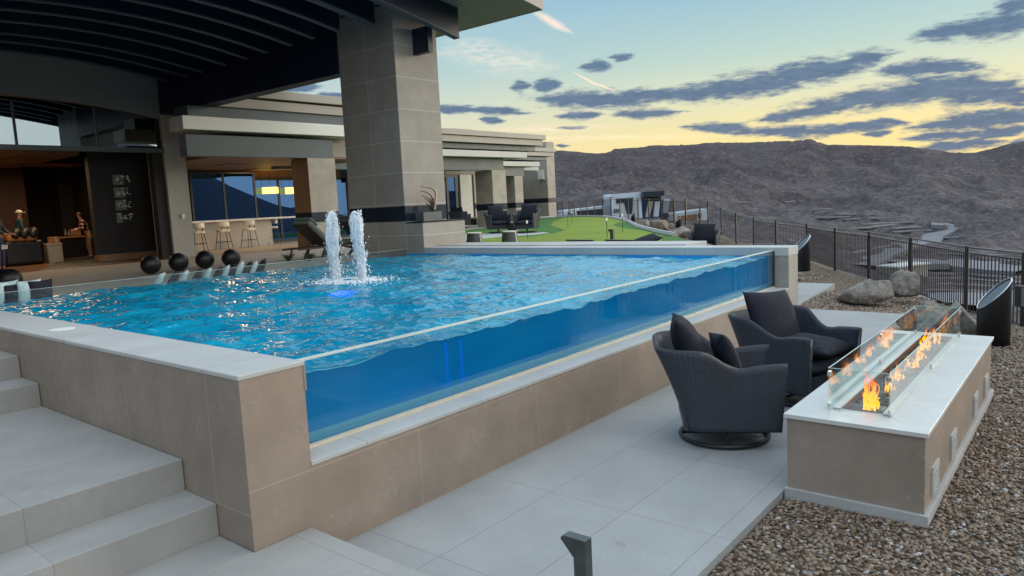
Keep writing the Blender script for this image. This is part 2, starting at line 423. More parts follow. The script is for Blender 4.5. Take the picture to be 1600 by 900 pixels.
# plank soffit
m, t, b = material('soffit_wood'); P = t.pos()
s = seams(t, P, [(0, .05, .165)], .006); n = t.noise(t.scl(P, (6, .5, 6)), 3, 5, .6)
c = t.mix(t.mapr(n, .3, .7), (.23, .205, .17), (.31, .28, .235)); c = t.mix(s, c, (.06, .055, .05)); t.put(b.inputs['Base Color'], c); b.inputs['Roughness'].default_value = .6
# interior wood floor
m, t, b = material('wood_floor'); P = t.pos()
n = t.noise(t.scl(P, (.6, 8, 1)), 2, 5, .6); s = seams(t, P, [(1, .1, .18)], .004)
c = t.mix(t.mapr(n, .3, .7), (.17, .08, .035), (.28, .14, .065)); c = t.mix(s, c, (.05, .025, .012)); t.put(b.inputs['Base Color'], c); b.inputs['Roughness'].default_value = .25

# glass (thin architectural sheet: fresnel reflection over a tinted see-through)
def glass_mat(name, tint, f0, gain=1.0, rough=0.0, edge=None):
    m, t, b = material(name); t.n.remove(b); o = t.n['Material Output']
    lw = t.node('ShaderNodeLayerWeight'); lw.inputs['Blend'].default_value = .35
    tr = t.node('ShaderNodeBsdfTransparent'); tr.inputs[0].default_value = (*tint, 1)
    gl = t.node('ShaderNodeBsdfGlossy'); gl.inputs['Roughness'].default_value = rough; gl.inputs[0].default_value = (*(edge or (1, 1, 1)), 1)
    mx = t.node('ShaderNodeMixShader'); fac = t.math('ADD', t.math('MULTIPLY', t.math('POWER', lw.outputs['Facing'], 3.0), gain), f0, clamp=True)
    t.l.new(fac, mx.inputs[0]); t.l.new(tr.outputs[0], mx.inputs[1]); t.l.new(gl.outputs[0], mx.inputs[2]); t.l.new(mx.outputs[0], o.inputs[0]); return m
glass_mat('acrylic', (.90, .97, .98), .035, .35)
glass_mat('pane', (.93, .97, .96), .10, .5)
glass_mat('window_glass', (.25, .32, .36), .34, .3, edge=(.16, .36, .75))
glass_mat('clere_glass', (.12, .15, .18), .38, .3, edge=(.75, .92, 1.0))
simple('acrylic_edge', (.62, .66, .60), .3, var=.02)
simple('pane_edge', (.45, .62, .58), .25, var=.02)

# pool water and plaster
m, t, b = material('water'); P = t.pos()
b.inputs['Base Color'].default_value = (.004, .20, .47, 1); b.inputs['Roughness'].default_value = .03; b.inputs['IOR'].default_value = 1.5
b.inputs['Transmission Weight'].default_value = .22
w1 = t.noise(t.scl(P, (1, .55, 1), (0, 0, -.6)), 1.9, 4, .45, 1.0); w2 = t.noise(t.scl(P, (1, .6, 1), (0, 0, -.6)), 6.5, 3, .45, .6)
rg = t.math('ABSOLUTE', t.math('SUBTRACT', w2, .5))
h = t.math('SUBTRACT', t.math('ADD', w1, t.math('MULTIPLY', w2, .17)), t.math('MULTIPLY', rg, .20))
t.put(b.inputs['Normal'], t.bump(h, 1.0, .10))
cc = t.mix(t.mapr(t.noise(P, .8, 3), .35, .65), (.003, .30, .52), (.010, .41, .64)); t.put(b.inputs['Base Color'], cc)
# flat face of the water behind the acrylic
m, t, b = material('water_face'); P = t.pos(); b.inputs['Roughness'].default_value = .0; b.inputs['IOR'].default_value = 1.333; b.inputs['Transmission Weight'].default_value = .30
t.put(b.inputs['Base Color'], t.mix(t.mapr(t.noise(t.scl(P, (.5, 1, 2.2)), 1.6, 4, .5), .3, .7), (.001, .22, .60), (.005, .31, .70)))
simple('pool_plaster', (.025, .34, .80), .8, var=.05, vscale=2)
m, t, b = material('froth'); P = t.obj()
b.inputs['Base Color'].default_value = (.88, .94, .99, 1); b.inputs['Roughness'].default_value = .4; b.inputs['Subsurface Weight'].default_value = .3; b.inputs['Subsurface Radius'].default_value = (.03, .04, .05)
t.put(b.inputs['Normal'], t.bump(t.noise(P, 60, 4, .7), .8, .02))
m, t, b = material('reflection_tint'); b.inputs['Base Color'].default_value = (.20, .52, .72, 1); b.inputs['Roughness'].default_value = .3; b.inputs['Alpha'].default_value = .5  # pale blue painted for the reflection along the acrylic base
simple('foam', (.82, .90, 1.0), .5)
simple('led_blue', (.02, .02, .8), .5, emis=(.03, .03, 1), estr=6)

# wicker weave (uses UV in metres)
m, t, b = material('wicker'); uv = t.node('ShaderNodeTexCoord').outputs['UV']
br = t.node('ShaderNodeTexBrick'); t.l.new(uv, br.inputs['Vector'])
br.inputs['Scale'].default_value = 1; br.inputs['Mortar Size'].default_value = .003; br.inputs['Mortar Smooth'].default_value = .9
br.inputs['Brick Width'].default_value = .036; br.inputs['Row Height'].default_value = .016; br.inputs['Bias'].default_value = 0
br.inputs['Color1'].default_value = (1, 1, 1, 1); br.inputs['Color2'].default_value = (.75, .75, .75, 1); br.inputs['Mortar'].default_value = (0, 0, 0, 1)
fu = t.node('ShaderNodeSeparateXYZ'); t.l.new(uv, fu.inputs[0])
c = t.mix(br.outputs['Color'], (.004, .005, .008), (.050, .060, .085)); t.put(b.inputs['Base Color'], c)
b.inputs['Roughness'].default_value = .42; t.put(b.inputs['Normal'], t.bump(br.outputs['Color'], .9, .006))

# gravel ground
m, t, b = material('gravel_ground'); P = t.pos()
vo = t.node('ShaderNodeTexVoronoi'); vo.inputs['Scale'].default_value = 34; t.l.new(P, vo.inputs['Vector'])
sp = t.node('ShaderNodeSeparateColor'); t.l.new(vo.outputs['Color'], sp.inputs[0])
gcol = t.ramp(sp.outputs[0], [(0, (.07, .045, .03)), (.3, (.17, .115, .078)), (.55, (.25, .18, .125)), (.8, (.33, .26, .20)), (.96, (.34, .31, .28)), (1, (.5, .5, .5))])
gcol = t.mix(t.mapr(vo.outputs['Distance'], .25, .75, 0, .8), gcol, (.02, .014, .01))
# far: bare desert rock and scrub
n1 = t.noise(P, .018, 8, .62, .3); n2 = t.noise(P, .16, 7, .7); n3 = t.noise(t.scl(P, (1, 1, .5)), .62, 5, .72)
rock = t.ramp(n1, [(.3, (.058, .046, .052)), (.44, (.088, .072, .079)), (.56, (.132, .114, .120)), (.7, (.080, .061, .066))])
rock = t.mix(t.mapr(n2, .40, .62, 0, .75), rock, (.060, .048, .048))
sz_ = t.node('ShaderNodeSeparateXYZ'); t.l.new(P, sz_.inputs[0])
rock = t.mix(t.math('MULTIPLY', t.mapr(t.math('ADD', sz_.outputs[2], t.math('MULTIPLY', n1, 30)), 12, 34), .75), rock, (.070, .050, .056))
rock = t.mix(t.mapr(n3, .47, .58, 0, .66), rock, (.026, .025, .031))
rock = t.mix(t.mapr(t.noise(P, .42, 6, .72), .53, .64, 0, .50), rock, (.19, .172, .172))
vd = t.node('ShaderNodeVectorMath', operation='LENGTH'); t.l.new(P, vd.inputs[0])
far = t.mapr(vd.outputs['Value'], 24, 60)
t.put(b.inputs['Base Color'], t.mix(far, gcol, rock)); b.inputs['Roughness'].default_value = .9; b.inputs['Specular IOR Level'].default_value = .2
nb = t.bump(t.math('MULTIPLY', vo.outputs['Distance'], -1.0), 1.0, .02)
bf = t.node('ShaderNodeBump'); bf.inputs['Strength'].default_value = 1.0; bf.inputs['Distance'].default_value = 1.3
t.l.new(t.math('ADD', t.noise(P, .06, 8, .65), t.math('MULTIPLY', n2, .35)), bf.inputs['Height'])
mxn = t.node('ShaderNodeMix', data_type='VECTOR'); t.put(mxn.inputs[0], far); t.l.new(nb, mxn.inputs[4]); t.l.new(bf.outputs[0], mxn.inputs[5]); t.l.new(mxn.outputs[1], b.inputs['Normal'])

def grass_mat(name, c0, c1):
    m, t, b = material(name); P = t.pos()
    n = t.noise(P, 120, 3, .7); n2 = t.noise(P, .35, 3)
    sw = t.math('SINE', t.math('MULTIPLY', t.node('ShaderNodeSeparateXYZ').outputs[0], 1))
    c = t.mix(n, c0, c1); c = t.mix(t.mapr(n2, .35, .65, 0, .3), c, tuple(x*1.3 for x in c1))
    t.put(b.inputs['Base Color'], c); b.inputs['Roughness'].default_value = .9; b.inputs['Specular IOR Level'].default_value = .2
    t.put(b.inputs['Normal'], t.bump(n, .4, .01)); return m
grass_mat('turf_green', (.15, .21, .028), (.22, .29, .045))
grass_mat('turf_dark', (.045, .13, .028), (.075, .18, .04))
simple('asphalt', (.19, .195, .215), .9, var=.1, vscale=.3)
simple('terrace_wall', (.17, .16, .165), .9, var=.25, vscale=.4)
simple('road_line', (.4, .4, .38), .8)
m, t, b = material('rock'); P = t.obj()
n = t.noise(P, 6.5, 9, .74); c = t.ramp(n, [(.3, (.10, .085, .072)), (.44, (.24, .215, .185)), (.55, (.42, .39, .35)), (.70, (.25, .185, .14))])
t.put(b.inputs['Base Color'], c); b.inputs['Roughness'].default_value = .85; t.put(b.inputs['Normal'], t.bump(t.noise(P, 9, 9, .74), 1.0, .12))
# ================================================================== terrain
ZL = 1.03            # upper terrace level (deck, lawn)
# fence line (world), from the near right round to behind the lawn: (x, y, ground z, fence height)
FN = [(-14, -22, -.6, 1.3), (-6, -16.5, -.5, 1.3), (2.2, -10.8, -.4, 1.3), (7.4, -6.8, -.35, 1.3), (9.7, -5.1, -.3, 1.3)]
_P = lambda x, y: (x, y)
near_posts = [(12.37, -2.93), (13.69, -1.96), (16.27, -.55), (18.73, .885), (20.94, 2.34), (23.77, 4.03)]
for p in near_posts: FN.append((p[0], p[1], -.3, 1.3))
far_list = [(1212.7, 382, -.25), (1178, 381, -.1), (1150.5, 381, .0), (1127.5, 367, .13), (1107, 359, .47), (1094.5, 360, .56), (1072, 356, .62), (1053.5, 352, .69), (1033.5, 345.5, .72), (1014, 344, .74), (997.7, 343, .78), (982, 341, .80), (969, 340, .82), (955.5, 338, .85), (942, 337, .86), (929, 336.5, .87), (918, 336, .88), (907, 336, .88), (898, 336, .88), (889, 336, .88), (880, 336, .88), (872, 336, .88)]
top_list = {1107: 317, 1127.5: 326, 1150.5: 334, 1178: 342, 1212.7: 346}
# distances chosen so that the posts keep an even pitch along the boundary
prev = np.array([23.77, 4.03])
tops_px = [346.5, 342, 334, 326, 317, 315.5, 313, 312, 312, 312, 311, 311, 311, 309, 311, 312, 312, 313, 313, 314, 314, 315]
pts_f = []
for (u, v, z), tv in zip(far_list, tops_px):
    # choose range from the post height 1.35 m in pixels
    hpx = v - tv
    d = ray(u, v); dh = d/np.hypot(d[0], d[1])
    rng = {1212.7: 29.0, 1178: 32.0, 1150.5: 34.0, 1127.5: 36.5, 1107: 38.0, 1094.5: 39.5}.get(u)
    if rng is None: rng = F*1.35/hpx*.98
    p = CAM + dh*rng
    pts_f.append((p[0], p[1], p[2], 1.35 if u < 1100 else hpx/F*rng))
FN += pts_f
FN += [(FN[-1][0]+8, FN[-1][1]+7, .9, 1.3), (FN[-1][0]+30, FN[-1][1]+30, .9, 1.3)]
FA = np.array([(p[0], p[1], p[2]) for p in FN])

lawn_px = [(1095, 389), (1080, 379), (1055, 368.5), (1025, 362), (1010, 358), (995, 354), (983, 347.5), (968, 342.5), (945, 339), (915, 338), (890, 338.3)]
lawn_edge = [at(u, v, 2, ZL)[:2] for u, v in lawn_px]
lawn_poly = [(10.095, 3.0)] + [tuple(p) for p in lawn_edge] + [(43.0, 29.5), (27.5, 21.5), (14.0, 17.5), (11.2, 12.0), (11.1, 8.4), (10.095, 8.4)]

def seg_dist(X, Y):
    """signed distance to the fence line (positive outside) and ground z of the nearest fence point"""
    best = np.full(X.shape, 1e9); bz = np.zeros(X.shape); bs = np.zeros(X.shape)
    for i in range(len(FA)-1):
        a = FA[i]; b = FA[i+1]; d = b[:2]-a[:2]; L2 = d@d
        t = np.clip(((X-a[0])*d[0]+(Y-a[1])*d[1])/L2, 0, 1)
        px = a[0]+t*d[0]; py = a[1]+t*d[1]; dd = np.hypot(X-px, Y-py)
        s = np.sign((X-a[0])*d[1]-(Y-a[1])*d[0])
        m = dd < best; best = np.where(m, dd, best); bz = np.where(m, a[2]+t*(b[2]-a[2]), bz); bs = np.where(m, s, bs)
    return best*bs, bz

def in_poly(X, Y, poly):
    c = np.zeros(X.shape, bool); n = len(poly)
    for i in range(n):
        x1, y1 = poly[i]; x2, y2 = poly[(i+1) % n]
        if y1 == y2: continue
        k = ((y1 > Y) != (y2 > Y)) & (X < (x2-x1)*(Y-y1)/(y2-y1)+x1)
        c ^= k
    return c
def poly_dist(X, Y, poly):
    best = np.full(X.shape, 1e9); n = len(poly)
    for i in range(n):
        a = np.array(poly[i]); b = np.array(poly[(i+1) % n]); d = b-a; L2 = d@d
        if L2 == 0: continue
        t = np.clip(((X-a[0])*d[0]+(Y-a[1])*d[1])/L2, 0, 1)
        best = np.minimum(best, np.hypot(X-a[0]-t*d[0], Y-a[1]-t*d[1]))
    return best

ridge_px = [(700, 236), (868, 236.5), (905, 238), (945, 237), (960, 232.5), (1025, 227.5), (1100, 223.5), (1170, 223), (1235, 221), (1267, 219), (1292, 228), (1330, 227), (1410, 228), (1450, 233), (1485, 237.5), (1525, 237.5), (1570, 227.5), (1600, 223), (1750, 214), (1950, 225)]
RAZ = []; REL = []
for u, v in ridge_px:
    a, e = azel(u, v); RAZ.append(a); REL.append(e)
RAZ = np.array(RAZ)[::-1]; REL = np.array(REL)[::-1]
DT = np.array([0, 25, 60, 100, 150, 220, 300, 380, 450])
AZT = np.array([azel(u, 300)[0] for u in (1950, 1700, 1500, 1350, 1200, 1060, 950, 850, 600)])
ZT_ = np.array([[-.5, -7, -14, -18, -19, -17, -9, 6, 25],
                [-.5, -7, -14, -18.5, -19.5, -16.5, -7, 9, 25],
                [-.5, -7, -14, -18, -18.5, -14.5, -4, 11, 25],
                [-.5, -6, -12, -15, -15, -10, -1, 13, 25],
                [-.5, -4, -8.5, -10.5, -10, -5, 3, 15, 25],
                [-.3, -2.2, -4.5, -5.5, -5.2, -1.5, 6, 16, 25],
                [.2, -1.2, -2.8, -3.6, -3.6, 0, 7, 16, 25],
                [.5, -.5, -2, -3, -3, 0, 7, 16, 25],
                [.5, -.5, -2, -3, -3, 0, 7, 16, 25]])
def terrain_z(X, Y):
    X = np.asarray(X, float); Y = np.asarray(Y, float)
    sd, fz = seg_dist(X, Y)
    # inside: gravel pads at patio level, bank up to the lawn
    dl = np.where(in_poly(X, Y, lawn_poly), 0, poly_dist(X, Y, lawn_poly))
    bank = np.clip(1-dl/3.2, 0, 1); bank = bank*bank*(3-2*bank)
    base = -.045 + .02*(fbm(X*.7, Y*.7, 3, 5)-.5)
    near_f = np.clip(1-np.abs(sd)/3.0, 0, 1)
    base = base + (np.minimum(fz, 0)+.02)*near_f*(np.clip((X-9)/4, 0, 1)*.8)
    zin = base + bank*(ZL-.10-base)
    up = (Y > 9.3) | (X < -25)
    zin = np.where(up, ZL-.12, zin)
    zin = np.where((np.abs(sd) < 2.5) & (X > 19), np.minimum(zin, fz*(1-np.clip(-sd/2.5, 0, 1))+zin*np.clip(-sd/2.5, 0, 1)), zin)
    patio = (X > -9) & (X < 16) & (Y > -2.2) & (Y < 9.2) & ~in_poly(X, Y, lawn_poly)
    zin = np.where(patio & (dl > 1.2), np.minimum(zin, -.06), zin)
    pool = (X > -.3) & (X < 10.0) & (Y > -.05) & (Y < 9.3)
    zin = np.where(pool, -1.2, zin)
    # outside: valley and hillside
    dx = X-CAM[0]; dy = Y-CAM[1]; D = np.hypot(dx, dy); az = np.arctan2(dy, dx)
    rel = np.interp(az, RAZ, REL, left=REL[0], right=REL[-1])
    zr = CAM[2]+450*np.tan(rel)
    # bilinear table
    k = np.clip(np.interp(az, AZT, np.arange(len(AZT))), 0, len(AZT)-1.001); i0 = k.astype(int); fk = k-i0
    zt = np.zeros(X.shape)
    Dq = np.clip(D, 0, 450)
    cols = [np.interp(Dq, DT, ZT_[r]) for r in range(len(AZT))]; cols = np.array(cols)
    z0 = np.take_along_axis(cols, i0[None], 0)[0]; z1 = np.take_along_axis(cols, (i0+1)[None], 0)[0]
    z = z0*(1-fk)+z1*fk
    t3 = np.clip((D-220)/230, 0, 1)
    z = z + (zr-25)*t3**1.5
    rgd = fbm(X*.013+3, Y*.013, 6, 11, .55, True); fb = fbm(X*.04, Y*.04, 5, 21)
    amp = np.clip((D-60)/160, 0, 1)*np.clip((470-D)/90, 0.0, 1)
    z = z + amp*((rgd-.62)*22*np.clip((D-150)/120, 0, 1) + (fb-.5)*6)
    z = z + np.clip((D-20)/60, 0, 1)*np.clip((470-D)/60, .15, 1)*(fbm(X*.25, Y*.25, 4, 31)-.5)*.8
    over = np.clip((D-450)/50, 0, 1)
    z = np.where(D > 450, zr - (D-450)*.10, z)
    # behind the viewer / out of the frame: falls away to a plain, far ranges
    facing = np.clip((np.cos(az-R(20))-.15)/.35, 0, 1)
    plain = -25 - 12*np.clip(D/400, 0, 1) + np.clip((D-2200)/1500, 0, 1)*(260+420*(fbm(az*6+D*0, D*.0006, 5, 41)-.4))
    plain = np.where(D < 200, np.minimum(z, plain+np.clip((200-D)/8, 0, 40)), plain)
    z = z*facing + plain*(1-facing)
    far_side = (Y > 9) & (X < 60) & (sd < 0)
    w = np.clip(sd/14, 0, 1); w = w*w*(3-2*w)
    zo = (fz-.05-sd*.28)*(1-w) + z*w
    house_zone = (sd <= 0) & (X > -40) & (Y > -40)
    zz = np.where(sd > 0, zo, zin)
    far_in = (sd <= 0) & ((D > 75))
    kk = np.clip((D-75)/60, 0, 1)
    zz = np.where(far_in, zz*(1-kk)+np.minimum(z, zz+30)*kk, zz)
    return zz

# polar sheet, finer near, reaching the horizon
radii = np.concatenate([np.linspace(.5, 30, 90), 30*np.exp(np.linspace(0.012, math.log(450/30), 210)), 450*np.exp(np.linspace(.02, math.log(9000/450), 40))])
ang_f = np.linspace(R(-8), R(62), 520); ang_c = np.linspace(R(62), R(352), 150)[1:-1]
angs = np.concatenate([ang_f, ang_c])
RR, AA = np.meshgrid(radii, np.append(angs, angs[0]+2*math.pi))
TX = CAM[0]+RR*np.cos(AA); TY = CAM[1]+RR*np.sin(AA)
TZ = terrain_z(TX, TY)
mb = MB(); mb.grid(TX, TY, TZ)
o = mb.build('terrain', 'gravel_ground', smooth=True, fixn=False); tag(o, kind='structure')

def drape(u, v, lift=.1, dmin=30, dmax=460):
    """where a photo ray meets the valley terrain"""
    d = ray(u, v); d = d/np.hypot(d[0], d[1])
    ts = np.exp(np.linspace(math.log(dmin), math.log(dmax), 500))
    P_ = CAM[None]+d[None]*ts[:, None]
    z = terrain_z(P_[:, 0], P_[:, 1]); k = np.where(P_[:, 2] < z)[0]
    k = k[0] if len(k) else len(ts)-1
    p = P_[k]; return Vector((p[0], p[1], z[k]+lift))
def ribbon(name, px, width, matn, lift=.25, wallh=0, skirt=1.2, kind='structure', label=None, cat=None, group=None):
    pts = [drape(u, v, 0) for u, v in px]
    # densify
    q = []
    for a, b in zip(pts[:-1], pts[1:]):
        n = max(1, int((b-a).length/4))
        for k in range(n): q.append(a.lerp(b, k/n))
    q.append(pts[-1])
    mb = MB(); n = len(q); L = []
    for i, p in enumerate(q):
        t = (q[min(i+1, n-1)]-q[max(i-1, 0)]); t.z = 0; t.normalize(); s = Vector((-t.y, t.x, 0))
        a = p+s*width/2; b = p-s*width/2
        Q = [b.lerp(a, k/6) for k in range(7)]
        zz = terrain_z(np.array([v.x for v in Q]), np.array([v.y for v in Q]))
        L.append((Q, zz))
    Z = np.array([z for _, z in L]); m_ = Z.mean(1); 
    ker = np.ones(5)/5; ms = np.convolve(np.pad(m_, 2, mode='edge'), ker, 'valid')
    Z = ms[:, None]*.75+Z*.25+lift
    vs = []; fs = []; K = 9
    for i, (Q, _) in enumerate(L):
        vs.append((Q[0].x, Q[0].y, Z[i, 0]-skirt-wallh))
        for k, v in enumerate(Q): vs.append((v.x, v.y, Z[i, k]))
        vs.append((Q[-1].x, Q[-1].y, Z[i, -1]-skirt-wallh))
    for i in range(len(L)-1):
        for k in range(K-1): fs.append((i*K+k, i*K+k+1, (i+1)*K+k+1, (i+1)*K+k))
    mb.add(vs, fs); o = mb.build(name, matn, smooth=False); tag(o, label, cat, group, kind); return o

# valley road, curb lines and terrace benches on the hillside
ribbon('valley_road', [(1345, 418), (1372, 402), (1400, 389), (1430, 380), (1458, 372), (1478, 361), (1488, 355), (1478, 351), (1455, 349)], 5.5, 'asphalt')
ribbon('valley_road', [(1380, 410), (1450, 408), (1530, 412), (1620, 420)], 16, 'asphalt')
ribbon('building_pad', [(1440, 470), (1540, 462), (1640, 466)], 22, 'asphalt')
tr = [[(1243, 329), (1270, 328), (1300, 327)], [(1305, 337), (1340, 336), (1367, 337)], [(1318, 345), (1350, 343), (1376, 344)], [(1345, 351), (1385, 349), (1430, 349)], [(1370, 360), (1400, 358), (1440, 354)],
      [(1395, 366), (1430, 362), (1455, 361)], [(1270, 333), (1290, 332), (1310, 332)], [(1470, 375), (1500, 370), (1520, 368)],
      [(1425, 424), (1500, 428), (1610, 434)], [(1430, 433), (1500, 437), (1610, 444)], [(1425, 442), (1500, 446), (1610, 453)], [(1150, 318), (1172, 316)], [(1425, 451), (1500, 456), (1610, 462)], [(1460, 396), (1520, 398), (1610, 402)], [(1330, 396), (1390, 384), (1430, 374)], [(1320, 356), (1370, 354), (1400, 353)], [(1270, 341), (1310, 341), (1330, 341)], [(1225, 318), (1243, 316)]]
for px in tr: ribbon('hill_terrace', px, 1.3, 'terrace_wall', .12, skirt=.35)
# house walls lower in the valley, pale roof seen through the railing
p = drape(1412, 428, 0)
t_ = thing('valley_shed', 'pale flat roofed shed standing low in the valley behind the railing', 'shed', tuple(p), R(-25))
MB().box(-4.5, 4.5, -2, 2, -1, 1.5).build('wall', 'taupe_metal', t_, world=False); MB().box(-4.8, 4.8, -2.3, 2.3, 1.5, 1.8).build('roof', 'white_metal', t_, world=False)

# ================================================================== patio paving, steps
mb = MB(); mb.prism([(-9, -2.13), (3.03, -2.13), (3.03, -2.13), (11.55, -2.13), (11.55, .55), (12.2, .62), (15.4, .85), (15.4, 1.75), (10.1, 1.75), (10.1, 9.0), (-9, 9.0)], 2, -.16, 0.0)
o = mb.build('patio_paving', 'pavers', bevel=.004); tag(o, kind='structure')
# steps run down along the pool end wall (x < 0)
def stepblock(name, x0, x1, y0, y1, z0, z1): return tag(MB().box(x0, x1, y0, y1, z0, z1).build(name, 'tread', bevel=.006), kind='structure')
stepblock('steps', -9, .40, -1.35, -.004, -.02, .212); stepblock('steps', -9, -.004, -.004, .40, -.02, .212)
stepblock('steps', -9, -.004, .40, .80, -.02, .428)
stepblock('steps', -9, -.004, .80, 3.38, -.02, .642)
stepblock('steps', -9, -.004, 3.38, 3.82, -.02, .85)
stepblock('steps', -9, -.004, 3.82, 9.05, -.02, 1.06)

# ================================================================== pool
XA, XB, W0 = .445, 9.64, .445
YA, YG = .318, 9.0
ZW, ZT, ZB = 1.13, 1.297, .637
pool = thing('swimming_pool', 'raised rectangular pool with stone tile walls and a clear acrylic front', 'swimming pool', (5, 4.5, 0))
MB().box(0, W0, 0, 9.0, 0, ZT-.03).build('end_wall', ['tile_left'], pool)
for f in pool.children[-1].data.polygons if pool.children else []:
    pass
ew = [c for c in COL.objects if c.name.startswith('end_wall')][0]
ew.data.materials.append(MATS['tile_front'])
for f in ew.data.polygons:
    if f.normal.y < -.5: f.material_index = 1
MB().box(-.006, W0+.012, -.006, 9.0, ZT-.03, ZT).build('coping', 'coping_left', pool, bevel=.006)
MB().box(W0-.001, W0+.012, -.004, .30, ZT-.19, ZT-.031).build('coping_return', 'tile_front', pool)
MB().box(W0, XB, 0.0, YA, -.0, ZB-.03).build('beam', 'tile_front', pool)
MB().box(W0+.001, XB-.001, -.006, YA, ZB-.03, ZB).build('beam_coping', 'coping', pool, bevel=.004)
MB().box(XB, 10.09, -.002, 8.41, 0, ZT-.14).build('far_wall', 'tile_far', pool)
MB().box(XB-.012, 10.10, -.008, 8.41, ZT-.14, ZT).build('far_coping', 'coping_far', pool, bevel=.006)
MB().box(10.105, 11.0, at(1072, 380, 0, 10.1)[1], 8.40, ZL-.1, ZT+.022).build('ledge', 'coping_far', pool, bevel=.006)
# acrylic front, with a milled top edge and base sealant
MB().box(W0+.012, XB-.012, YA-.07, YA, ZB+.004, 1.237).build('acrylic_panel', 'acrylic', pool)
MB().box(W0+.012, XB-.012, YA-.071, YA+.001, 1.2375, 1.243).build('acrylic_edge', 'acrylic_edge', pool)
MB().box(W0+.014, XB-.014, YA-.105, YA-.071, ZB+.001, ZB+.022).build('sealant', 'sealant', pool)
MB().box(XB-.03, XB-.0125, YA-.10, YA-.071, ZB+.0235, 1.236).build('sealant', 'frame_dark', pool)
MB().box(W0+.014, XB-.014, YA+.001, YA+.003, ZB+.004, ZB+.075).build('reflection_band', 'reflection_tint', pool)  # thin strip added in place of the sill's reflection
# far side acrylic above the sunken lounge
MB().box(W0+.012, XB-.012, YG, YG+.05, .9, 1.262).build('acrylic_panel', 'acrylic', pool)
MB().box(W0+.012, XB-.012, YG-.001, YG+.051, 1.2625, 1.267).build('acrylic_edge', 'pane_edge', pool)
# basin
mb = MB(); FL = -.45
mb.box(W0, XB, YA-.1, YG-.0, FL-.1, FL)
mb.box(W0+.0, W0+.02, YA+.0005, YG, FL, 1.155); mb.box(XB-.02, XB, YA+.0005, YG, FL, 1.155)
mb.box(W0+.02, XB-.02, YA+.0005, YA+.003, FL, ZB-.001); mb.box(W0+.02, XB-.02, YG-.06, YG-.04, FL, .93)
mb.build('basin', 'pool_plaster', pool)
MB().box(.47, .80, .50, 1.3, FL, .70).build('step_block', 'pool_plaster', pool, bevel=.04, bseg=3)
# shallow shelf along the far side
MB().box(W0+.02, XB-.02, YG-1.3, YG-.065, FL, .93).build('shelf', 'tile_far', pool)

# water body: waved top, flat face behind the acrylic
nx, ny = 300, 270
gx = np.linspace(XA+.0215, XB-.0215, nx); gy = np.linspace(YA+.004, YG-.004, ny)
GX, GY = np.meshgrid(gx, gy, indexing='ij')
wz = (fbm(GX*1.0+GY*.5, GY*1.25, 3, 51)-.5)*.11 + (fbm(GX*2.4+GY*.9+7, GY*2.6-GX*.7, 3, 61, .5, True)-.6)*.055 + (fbm(GX*8, GY*9, 2, 71)-.5)*.012
fd = np.hypot(GX-4.87, GY-5.15); wz += .03*np.exp(-fd*1.1)*np.cos(fd*9)
GZ = ZW+wz
mb = MB(); mb.grid(GX, GY, GZ)
base = len(mb.v); top = [(i*ny+j) for i in range(nx) for j in range(ny)]
loop = [i*ny for i in range(nx)] + [(nx-1)*ny+j for j in range(1, ny)] + [i*ny+ny-1 for i in range(nx-2, -1, -1)] + [j for j in range(ny-2, 0, -1)]
zb = FL+.003
mb.v += [(mb.v[i][0], mb.v[i][1], zb) for i in loop]
nl = len(loop)
for k in range(nl):
    k2 = (k+1) % nl; mb.f.append((loop[k], loop[k2], base+k2, base+k)); mb.mi.append(1)
mb.f.append(tuple(base+k for k in range(nl))); mb.mi.append(1)
o = mb.build('pool_water', ['water', 'water_face']); tag(o, kind='structure')
for f in o.data.polygons: f.use_smooth = (f.material_index == 0)

# ================================================================== upper deck
o = MB().prism([(-9, 9.06), (9.6, 9.06), (9.6, 11.1), (11.2, 11.1), (14.2, 17.0), (15.8, 26), (10, 27), (10, 20), (9, 18.55), (-9, 18.55)], 2, ZL-.15, ZL).build('pool_deck', 'deck'); tag(o, kind='structure')
o = MB().box(-9, 10, 18.55, 31, ZL-.15, ZL-.004).build('interior_floor', 'wood_floor'); tag(o, kind='structure')
o = MB().prism([(14.2, 17.0), (27.5, 21.3), (44, 29.5), (44, 34), (15.8, 34)], 2, ZL-.15, ZL-.002).build('terrace_paving', 'concrete'); tag(o, kind='structure')
# lawn and putting green
def sheet(name, poly, z, matn, th=.02): return tag(MB().prism(poly, 2, z-th, z).build(name, matn), kind='structure')
sheet('lawn', [tuple(p) for p in lawn_poly], ZL, 'turf_dark', .1)
gp = [(735, 371), (750, 380), (800, 386), (900, 389), (1000, 386), (1033, 377), (1036, 370), (1020, 364), (1000, 359.5), (975, 357), (962, 354), (958, 351), (966, 348), (980, 347.5), (965, 343.3), (945, 340), (915, 339), (885, 340), (865, 346), (860, 352), (884, 360), (865, 365), (830, 370), (780, 371.5)]
sheet('putting_green', [tuple(at(u, v, 2, ZL)[:2]) for u, v in gp], ZL+.006, 'turf_green')
sheet('lawn_path', [tuple(at(u, v, 2, ZL)[:2]) for u, v in [(720, 366), (790, 364), (850, 363), (858, 364.5), (830, 367.5), (775, 371), (740, 374), (720, 378)]], ZL+.010, 'concrete')
sheet('lawn_path', [tuple(at(u, v, 2, ZL)[:2]) for u, v in [(727, 357), (756, 355.2), (756, 356.5), (727, 358.8)]], ZL+.010, 'concrete')
